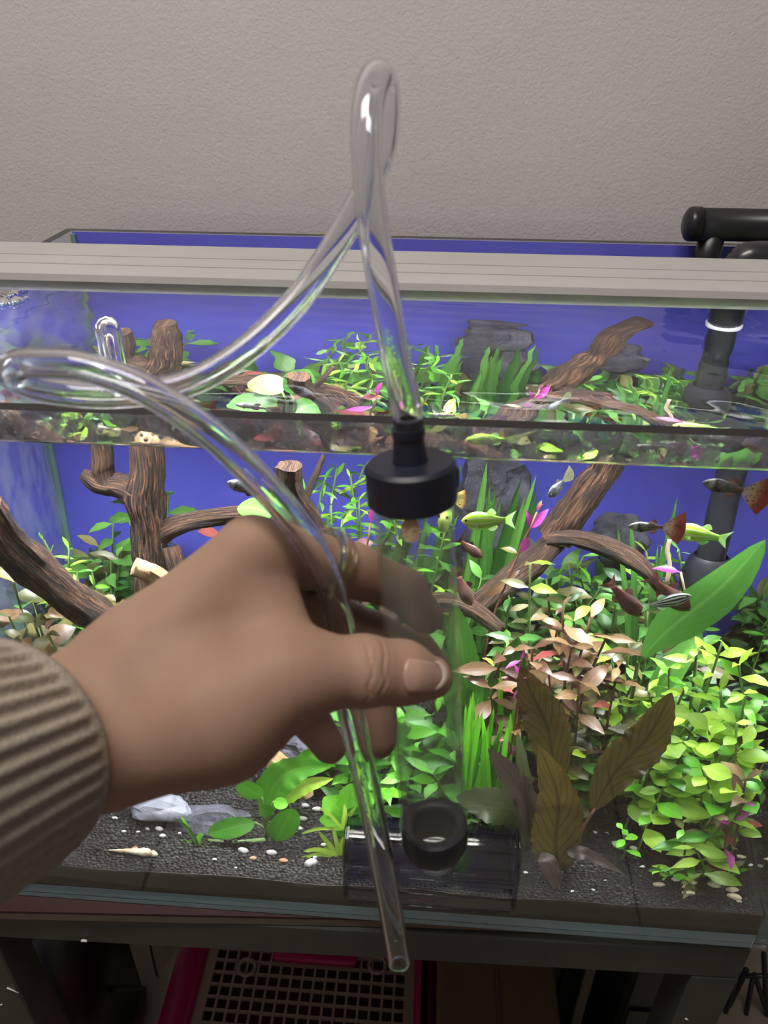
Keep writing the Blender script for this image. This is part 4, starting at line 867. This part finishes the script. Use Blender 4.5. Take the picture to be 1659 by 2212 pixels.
    for s in (-1, 1):
        p = a+ax*BL*.27-up*hh*.35+sd*s*hh*.5; mm = MB()
        mm.v = [tuple(p), tuple(p+ax*Ln*.09+sd*s*Ln*.03+up*.01*Ln), tuple(p+ax*Ln*.10+sd*s*Ln*.045-up*.03*Ln), tuple(p+ax*Ln*.05+sd*s*Ln*.03-up*.05*Ln)]; mm.uv = [(0, 0), (1, 0), (1, 1), (.5, 1)]; mm.f = [(0, 1, 2, 3)]
        mm.obj('pectoral_fin', FM[fin], root)
    return root
fish('striped_danio', 'glowing yellow green striped fish beside the siphon cap', (996, 1124), (1116, 1122), .10, 'yellow', 'yellowfin', .37, tailh=.28, dorsal=.12)
fish('striped_danio', 'glowing yellow green striped fish behind the red-tailed guppy', (1452, 1140), (1578, 1166), .13, 'yellow', 'yellowfin', .33, tailh=.26)
fish('striped_danio', 'small yellow green fish seen through the siphon tube', (955, 1120), (975, 1118), .15, 'yellow', 'yellowfin', .5, ddep=.03)
fish('zebra_danio', 'black and silver striped fish above the sword leaf', (1494, 1285), (1380, 1312), .075, 'zebra', 'zebrafin', .27, tailh=.16)
fish('red_tail_guppy', 'guppy with a fan of dark red tail before the intake', (1356, 1135), (1482, 1140), .09, 'guppy', 'guppyfin', .19, 'fan', bodyfrac=.60, tailh=.62, dorsal=.09)
fish('red_tail_guppy', 'guppy with a large lacy red tail by the right glass', (1517, 1040), (1668, 1072), .07, 'guppy', 'guppyfin', .20, 'fan', bodyfrac=.58, tailh=.60, dorsal=.09)
fish('grey_guppy', 'grey guppy turned toward the front beside the slanting branch', (1184, 1072), (1238, 1015), .13, 'greyguppy', 'greyfin', .32, 'fan', bodyfrac=.62, tailh=.45, ddep=.015)
fish('lace_tail_guppy', 'guppy hidden by the siphon cap with a yellow lace tail', (925, 1072), (1008, 1078), .12, 'guppy', 'yelguppyfin', .24, 'fan', bodyfrac=.62, tailh=.52)
fish('orange_tail_guppy', 'grey guppy with an orange tail above the hand', (490, 1040), (592, 1072), .12, 'guppy', 'guppyfin', .26, 'fan', bodyfrac=.68, tailh=.36)
fish('dark_tetra', 'dark brown red fish before the arched root', (1388, 1330), (1308, 1250), .11, 'redtetra', 'redtetrafin', .30, tailh=.24)
fish('dark_tetra', 'dark brown red fish behind the striped black one', (1490, 1318), (1398, 1240), .12, 'redtetra', 'redtetrafin', .30, tailh=.24)
fish('dark_tetra', 'dull red fish just right of the siphon tube', (1042, 1203), (985, 1160), .16, 'redtetra', 'redtetrafin', .32, tailh=.26)
fish('dark_tetra', 'dull red fish below the low root right of the tube', (1018, 1308), (985, 1228), .17, 'redtetra', 'redtetrafin', .30, tailh=.24)
# ================================================================== smoked acrylic holder on the front glass
HX0, HX1 = -.0045, .1045
ho = empty('acrylic_holder', (.05, -.015, .06), 'smoked clear acrylic holder stuck to the lower front glass', 'holder')
prf = [(-.0008, .1235), (-.010, .1255), (-.018, .1235), (-.0235, .1175), (-.0260, .109), (-.0270, .098), (-.0272, .0955)]
prf2 = [(-.0272, .0880), (-.0285, .0840), (-.0290, .078), (-.0280, .0720), (-.0250, .0690), (-.0008, .0690)]
def extr(pr, x0, x1, th):
    m = MB(); n = len(pr); inner = []
    for i, (y, z) in enumerate(pr):
        a, b = pr[max(i-1, 0)], pr[min(i+1, n-1)]; t = Vector((b[0]-a[0], b[1]-a[1], 0)).normalized(); nn = Vector((-t.y, t.x, 0)); inner.append((y+nn.x*th, z+nn.y*th))
    loop = list(pr)+inner[::-1]; k = len(loop)
    m.add([(x, y, z) for x in (x0, x1) for y, z in loop], [(i, (i+1) % k, k+(i+1) % k, k+i) for i in range(k)])
    for i in range(n-1): m.f += [(i+1, i, k-1-i, k-2-i), (k+i, k+i+1, 2*k-2-i, 2*k-1-i)]
    return m
extr(prf, HX0, HX1, .0018).obj('upper_shell', 'smoke', ho, True, 35)
extr(prf2, HX0, HX1, .0018).obj('lower_shell', 'smoke', ho, True, 35)
for x in (HX0-.0024, HX1+.0002):
    full = prf+prf2; n = len(full); m = MB(); m.add([(xx, y, z) for xx in (x, x+.0022) for y, z in full], [tuple(range(n)), tuple(range(2*n-1, n-1, -1))]+[(i, n+i, n+(i+1) % n, (i+1) % n) for i in range(n)])
    m.obj('end_plate', 'smokeedge', ho, False)
MB().box((HX0, -.0260, .0882), (HX1, -.0006, .0900)).obj('slot_shelf', 'smokeedge', ho, False)
MB().box((HX0, -.0262, .0935), (HX1, -.0006, .0952)).obj('slot_shelf', 'smokeedge', ho, False)
MB().box((HX0+.006, -.0275, .0902), (HX0+.036, -.0245, .0933), .0006).obj('slot_bar', 'smoke', ho, False)
MB().box((HX1-.038, -.0275, .0902), (HX1-.006, -.0245, .0933), .0006).obj('slot_bar', 'smoke', ho, False)
for (y_, z_), r_ in (((-.0100, .1250), .0011), ((-.0270, .0985), .0009), ((-.0285, .0700), .0011), ((-.0285, .0845), .0008)):
    MB().tube([(HX0, y_, z_), (HX1, y_, z_)], r_, 8).obj('edge_bead', 'smokeedge', ho)
for x in (HX0-.0026, HX1+.0024):
    MB().tube([(x, y_, z_) for y_, z_ in prf+prf2], .0010, 8).obj('end_bead', 'smokeedge', ho)
MB().box((HX0+.001, -.0010, .0705), (HX1-.001, -.0002, .1225)).obj('back_plate', 'smoke', ho, False)

# ================================================================== siphon
ZS = .93
def Q(x, y, Z): return P(x, y, Z*ZS)
SIP = empty('aquarium_siphon', Q(938, 1795, .34), 'clear gravel siphon with dark cap, wide tube and looping hose', 'siphon')
TA, TBt = Q(889, 1046, .270), Q(938, 1795, .34); TM = frame_to(TBt, TA); TL = (TA-TBt).length; TR = .0143*ZS
def tz(t): return TBt.lerp(TA, t)
tub = MB().lathe([(TR, .0), (TR, TL*.25), (TR, TL*.5), (TR, TL*.75), (TR, TL), (TR-.0011, TL), (TR-.0011, TL*.5), (TR-.0011, 0)], 48, TM, True).obj('tube', 'tubeclear', SIP, True, 50)
cr_ = .0158*ZS; ch = .0150*ZS
cap = MB().lathe([(TR+.0002, TL-.006), (cr_-.0004, TL-.006), (cr_, TL-.0055), (cr_, TL-.006+ch-.0012), (cr_-.0012, TL-.006+ch), (.0058, TL-.006+ch+.0002), (.0054, TL-.006+ch+.002), (.0049, TL-.006+ch+.0085), (.0054, TL-.006+ch+.0088), (.0054, TL-.006+ch+.0112), (.0044, TL-.006+ch+.0116), (.0040, TL-.006+ch+.0142), (.0026, TL-.006+ch+.0145), (.0024, TL-.002), (TR-.002, TL-.002)], 40, TM).obj('cap', 'capblack', SIP, True, 35)
notch = MB(); xa = TM.to_3x3() @ Vector((1, 0, 0)); za = TM.to_3x3() @ Vector((0, 0, 1))
c0 = TM @ Vector((cr_*.97, 0, TL-.006+ch-.003)); MB().tube([c0-za*.0065, c0-za*.001, c0+za*.0008], [.0012, .0012, .0006], 8).obj('cap_lug', 'capblack', SIP)
# foot ring with strainer cone
fr = MB().lathe([(TR+.0003, .004), (TR+.0003, -.0005), (TR+.0002, -.005), (TR*.86, -.0095), (TR*.62, -.0125), (TR*.60, -.0110), (TR*.62, -.002), (TR*.64, .0030), (TR*.70, .0042), (TR-.0014, .0046)], 40, TM, True).obj('foot_ring', 'footring', SIP, True, 50)
MB().lathe([(TR*.60, -.0128), (TR*.52, -.0175), (TR*.36, -.0205), (.0003, -.0222), (.0003, -.0214), (TR*.32, -.0196), (TR*.47, -.017), (TR*.55, -.0128)], 28, TM, True).obj('nozzle_tip', 'tubeclear', SIP)
# beige oval patch on the tube wall, under the cap
pm = MB(); rows, cols_ = 10, 14
axx = [TM.inverted() @ Q(905, 1140, .263)][0]; az = axx.z; aa = math.atan2((TM.inverted().to_3x3() @ (CAM-TA)).y, (TM.inverted().to_3x3() @ (CAM-TA)).x)-.10
for i in range(rows+1):
    for j in range(cols_):
        r = i/rows; q = 2*pi*j/cols_; rr_ = r*(1+.05*sin(q*5)); du, dv = .0030*rr_*cos(q), .0043*rr_*sin(q); an_ = aa+du/TR
        pm.v.append(tuple(TM @ Vector(((TR+.00015)*cos(an_), (TR+.00015)*sin(an_), az+dv))))
pm.f = [(i*cols_+j, i*cols_+(j+1) % cols_, (i+1)*cols_+(j+1) % cols_, (i+1)*cols_+j) for i in range(rows) for j in range(cols_)]
pm.obj('oval_patch', 'tan', SIP)['label'] = 'beige oval patch on the tube wall'
# hose
nip = TM @ Vector((0, 0, TL-.006+ch+.0085)); nip2 = TM @ Vector((0, 0, TL-.006+ch+.018))
hp = [nip, nip2]+[Q(*a) for a in ((851, 760, .261), (824, 600, .256), (802, 450, .252), (792, 310, .250), (797, 215, .252), (814, 165, .258), (829, 180, .268), (833, 250, .278), (820, 340, .285), (775, 440, .290), (715, 545, .293), (640, 650, .293), (540, 748, .291), (430, 818, .290), (330, 845, .290), (210, 853, .288), (95, 840, .282), (28, 812, .273), (35, 790, .262), (90, 785, .255), (180, 793, .252), (290, 830, .252), (390, 888, .254), (480, 958, .256), (560, 1038, .259), (625, 1112, .262), (680, 1190, .268), (722, 1290, .277), (742, 1400, .284), (752, 1500, .291), (775, 1620, .300), (802, 1740, .312), (832, 1900, .329), (858, 2050, .346), (862, 2080, .349))]
path = smoothpath(hp, 7); OR, IR = .0052*ZS, .0036*ZS
def hose():
    m = MB(); n = 20; m.tube(path, OR, n, False); k = len(m.v); nf = len(m.f)
    m.tube(path, IR, n, False); m.f[nf:] = [f[::-1] for f in m.f[nf:]]
    L_ = (len(path)-1)*n
    for i in range(n):
        j = (i+1) % n; m.f.append((i, k+i, k+j, j)); m.f.append((L_+i, L_+j, k+L_+j, k+L_+i))
    return m.obj('hose', 'hoseclear', SIP)
hose()
# ================================================================== hand and sleeve
def surface_nets(val, org, h):
    nx, ny, nz = val.shape; ins = val < 0
    c = [(i, j, k) for i in (0, 1) for j in (0, 1) for k in (0, 1)]
    sl = lambda i, j, k: (slice(i, nx-1+i), slice(j, ny-1+j), slice(k, nz-1+k))
    cnt = sum(ins[sl(*q)].astype(np.int8) for q in c); act = (cnt > 0) & (cnt < 8); idx = np.argwhere(act)
    vid = -np.ones(act.shape, np.int64); vid[act] = np.arange(len(idx))
    pos = np.zeros((len(idx), 3)); num = np.zeros(len(idx))
    cv = {q: val[idx[:, 0]+q[0], idx[:, 1]+q[1], idx[:, 2]+q[2]] for q in c}
    for a in c:
        for ax in range(3):
            if a[ax] == 0:
                b = list(a); b[ax] = 1; b = tuple(b); va, vb = cv[a], cv[b]; cr = (va < 0) != (vb < 0)
                t = np.where(cr, va/np.where(cr, va-vb, 1), 0); pt = np.tile(np.array(a, float), (len(idx), 1)); pt[:, ax] += t
                pos[cr] += pt[cr]; num[cr] += 1
    pos = (pos/num[:, None]+idx)*h+org; faces = []
    for ax in range(3):
        o1, o2 = [(1, 2), (2, 0), (0, 1)][ax]
        s0 = [slice(1, n-1) for n in (nx, ny, nz)]; s1 = list(s0); s0[ax] = slice(0, val.shape[ax]-1); s1[ax] = slice(1, val.shape[ax])
        A, B = ins[tuple(s0)], ins[tuple(s1)]; e = np.argwhere(A != B)
        if not len(e): continue
        off = np.array([1, 1, 1]); off[ax] = 0; e2 = e+off; flip = A[tuple(e.T)]
        def g(d1, d2):
            q = e2.copy(); q[:, o1] -= d1; q[:, o2] -= d2; return vid[tuple(q.T)]
        qd = np.stack([g(1, 1), g(0, 1), g(0, 0), g(1, 0)], 1); qd[~flip] = qd[~flip][:, ::-1]; faces.append(qd)
    return pos, np.concatenate(faces)
def smin(a, b, k):
    h = np.clip(.5+.5*(b-a)/k, 0, 1); return b*(1-h)+a*h-k*h*(1-h)
def hand():
    h = .00085
    def cone(X, a, b, ra, rb):
        a, b = np.array(a), np.array(b); ba = b-a; t = np.clip(((X-a)@ba)/(ba@ba), 0, 1)
        return np.linalg.norm(X-a-t[..., None]*ba, axis=-1)-(ra+(rb-ra)*t)
    def pt(x, y, Z): return tuple(Q(x, y, Z))
    palm = [((-40, 1668, .212), (40, 1640, .235), .0225, .0225), ((40, 1640, .235), (220, 1555, .262), .0225, .0245),
            ((220, 1520, .264), (545, 1192, .274), .0215, .0125), ((230, 1540, .276), (550, 1235, .297), .0215, .0125), ((240, 1570, .288), (535, 1300, .316), .0205, .012), ((250, 1600, .294), (510, 1370, .330), .019, .011),
            ((240, 1590, .262), (470, 1535, .258), .0235, .0220), ((470, 1535, .258), (625, 1462, .259), .0220, .0155),
            ((330, 1450, .268), (520, 1350, .276), .0235, .0175), ((555, 1270, .277), (610, 1410, .268), .0135, .0120)]
    fing = [
        [(545, 1192, .274, .0122), (650, 1205, .290, .0112), (765, 1232, .309, .0106), (872, 1275, .319, .0090), (918, 1330, .320, .0076)],
        [(550, 1235, .297, .0120), (660, 1310, .315, .0107), (800, 1372, .330, .0100), (900, 1412, .332, .0088), (935, 1445, .331, .0076)],
        [(535, 1300, .316, .0115), (650, 1400, .335, .0103), (775, 1480, .340, .0096), (812, 1560, .337, .0086), (818, 1600, .335, .0076)],
        [(510, 1370, .330, .0105), (590, 1480, .345, .0092), (670, 1555, .345, .0084), (712, 1612, .340, .0074)],
        [(610, 1462, .259, .0158), (700, 1452, .263, .0122), (785, 1449, .2675, .0120), (870, 1453, .2735, .0110), (930, 1464, .2785, .0078)]]
    allp = [pt(*a[:3]) for f_ in fing for a in f_]+[pt(*s[i]) for s in palm for i in (0, 1)]
    lo = np.min(np.array(allp), 0)-.03; hi = np.max(np.array(allp), 0)+.03
    ax = [np.arange(lo[i], hi[i], h) for i in range(3)]
    # coarse pass keeps the work near the surface
    def field(X):
        d = None
        for s in palm:
            c = cone(X, pt(*s[0]), pt(*s[1]), s[2]*ZS, s[3]*ZS); d = c if d is None else smin(d, c, .009)
        for fi, f_ in enumerate(fing):
            g = None
            for a, b in zip(f_, f_[1:]):
                c = cone(X, pt(*a[:3]), pt(*b[:3]), a[3]*ZS, b[3]*ZS); g = c if g is None else smin(g, c, .003)
            d = smin(d, g, .006 if fi == 4 else .0035)
        return d
    cs = 8; axc = [a[::cs] for a in ax]; Xc = np.stack(np.meshgrid(*axc, indexing='ij'), -1); dc = field(Xc)
    shape = tuple(len(a) for a in ax); val = np.full(shape, 1.0)
    thr = h*cs*1.9
    for i, j, k in np.argwhere(np.abs(dc) < thr+h*cs):
        s = tuple(slice(q*cs, min((q+1)*cs, shape[m_])) for m_, q in enumerate((i, j, k)))
        X = np.stack(np.meshgrid(*[ax[m_][s[m_]] for m_ in range(3)], indexing='ij'), -1)
        if X.size: val[s] = field(X)
    far = np.argwhere(dc <= -(thr+h*cs))
    for i, j, k in far: val[i*cs:(i+1)*cs, j*cs:(j+1)*cs, k*cs:(k+1)*cs] = -1
    v, f = surface_nets(val, lo, h)
    # thumb joint folds
    A, B = np.array(pt(700, 1452, .263)), np.array(pt(870, 1453, .2735)); tx = (B-A)/np.linalg.norm(B-A); s = (v-A)@tx; rad = np.linalg.norm(v-A-s[:, None]*tx, axis=1); L_ = np.linalg.norm(B-A)
    fwv = np.array(FW); front = np.clip(-((v-A)@fwv-s*(tx@fwv))/.009, 0, 1)
    cre = np.zeros(len(v))
    for c_, w_, d_ in ((.41, .00055, .9), (.50, .0005, .25), (.58, .0007, 1.), (.66, .0005, .3)):
        wob = .0006*np.sin(v[:, 2]*900+c_*20); cre += d_*np.exp(-((s+wob-c_*L_)/w_)**2)*front*(rad < .016)
    bul = .0003*np.exp(-((s-.5*L_)/.006)**2)*front*(rad < .018)
    cen = A+s[:, None]*tx; nr = (v-cen)/np.maximum(rad, 1e-6)[:, None]
    v = v+nr*(bul-.00016*cre)[:, None]
    me = bpy.data.meshes.new('person'); me.from_pydata(v.tolist(), [], f.tolist()); me.polygons.foreach_set('use_smooth', [True]*len(me.polygons))
    at = me.attributes.new('crease', 'FLOAT', 'POINT'); at.data.foreach_set('value', np.clip(cre, 0, 1.5).astype(np.float32))
    me.update(); me.validate(); return me, v, f
hm, hv, hf = hand()
per = link('person', hm, None, 'skin'); tag(per, 'hand in a beige ribbed knit sleeve gripping the siphon tube', 'person')
bvh = BVHTree.FromPolygons([Vector(p) for p in hv], hf.tolist())
def nail(poly_fn, nu, nv, mat, name, lift=.0003, th=.0006):
    m = MB(); top = []
    for i in range(nu):
        for j in range(nv):
            x, y = poly_fn(i/(nu-1), j/(nv-1)); d = ray(x, y).normalized(); hit = bvh.ray_cast(CAM, d)
            if hit[0] is None: q = bvh.find_nearest(P(x, y, .255)); hit = (q[0], q[1])
            top.append(Vector(hit[0])-d*lift)
    m.v = [tuple(p) for p in top]+[tuple(p+ray(900, 1460).normalized()*(th+lift)) for p in top]; K = nu*nv
    m.f = [(i*nv+j, i*nv+j+1, (i+1)*nv+j+1, (i+1)*nv+j) for i in range(nu-1) for j in range(nv-1)]
    m.f += [tuple(K+a for a in q[::-1]) for q in m.f[:]]
    bd_ = [(i, 0) for i in range(nu)]+[(nu-1, j) for j in range(1, nv)]+[(i, nv-1) for i in range(nu-2, -1, -1)]+[(0, j) for j in range(nv-2, 0, -1)]
    ids = [a*nv+b for a, b in bd_]
    m.f += [(ids[k], ids[(k+1) % len(ids)], K+ids[(k+1) % len(ids)], K+ids[k]) for k in range(len(ids))]
    return m.obj(name, mat, per)
def thumb_nail(u, v):
    yc = 1424+70*v+4*u; x0 = 872+10*abs(v-.5)**2*4; x1 = 955-18*abs(v-.5)**2*4
    return x0+(x1-x0)*u, yc+(6*(u-.5)*(0.5-v)*2)
nail(thumb_nail, 14, 12, 'nail', 'thumbnail', .0005)
def nail_tip(u, v):
    yc = 1428+62*v; x0 = 957-18*abs(v-.5)**2*4; x1 = 968-18*abs(v-.5)**2*4; return x0+(x1-x0)*u, yc
nail(nail_tip, 4, 12, 'nailtip', 'thumbnail_edge', .0007)
# sleeve
def sleeve():
    c0, c1 = P(84, 1597, .24), P(-34, 1645, .215); dr = (c1-c0)/.025; cs = [c0+dr*t for t in (.32, .24, .16, .10, .052, .022)]
    pts = smoothpath(cs, 8); n = len(pts); m = MB(); NR = 352; ribs_n = 44
    rad = lerplist([.042, .0405, .039, .0380, .0372, .0362], 8); th = .0028
    outer = [(p, r*ZS, 1.) for p, r in zip(pts, rad)]
    e = pts[-1]; t = (pts[-1]-pts[-2]).normalized()
    outer[-1] = (outer[-1][0], outer[-1][1], .45)
    outer += [(e+t*.0012, rad[-1]*ZS+.0003, .12), (e+t*.0030, rad[-1]*ZS+.0004, .05), (e+t*.0045, rad[-1]*ZS+.0002, .05), (e+t*.0052, rad[-1]*ZS-.0012, .05), (e+t*.0048, rad[-1]*ZS-.0026, .3)]
    outer += [(p, r*ZS-th-.0006, .3) for p, r in zip(pts[::-1], rad[::-1])]
    up = None; v = []
    for i, (p, r, amp) in enumerate(outer):
        tt = t if i >= n else (pts[min(i+1, n-1)]-pts[max(i-1, 0)]).normalized()
        if i >= n+5: k = len(pts)-1-(i-n-5); tt = (pts[min(k+1, n-1)]-pts[max(k-1, 0)]).normalized()
        a_ = Vector((0, 0, 1)); a_ = (a_-tt*a_.dot(tt)).normalized(); b_ = tt.cross(a_)
        for k in range(NR):
            q = 2*pi*k/NR; s = sin(q*ribs_n/1.0); rr_ = r+amp*.0007*s+.0008*noise.noise(Vector((cos(q)*2, sin(q)*2, i*.12)))
            wq = max(0, 1-(p-e).length/.025); v.append(p+(a_*cos(q)+b_*sin(q))*rr_-tt*(.007*wq*cos(q)))
    R_ = len(outer); m.add(v, [(i*NR+k, i*NR+(k+1) % NR, (i+1)*NR+(k+1) % NR, (i+1)*NR+k) for i in range(R_-1) for k in range(NR)])
    return m.obj('sleeve', 'knit', per)
sleeve()['label'] = 'beige ribbed knit sleeve cuff'
# clear ring on the index finger
A_, B_ = Q(690, 1212, .297), Q(722, 1222, .302); ax_ = (B_-A_).normalized(); mm_ = frame_to(A_, B_)
rg = MB().lathe([(.0121*ZS, 0), (.0136*ZS, .0004), (.0141*ZS, .0032), (.0136*ZS, .0064), (.0121*ZS, .0068), (.0119*ZS, .0034)], 40, mm_, True).obj('finger_ring', 'ringclear')
tag(rg, 'clear plastic ring around the index finger beside the hose', 'ring')
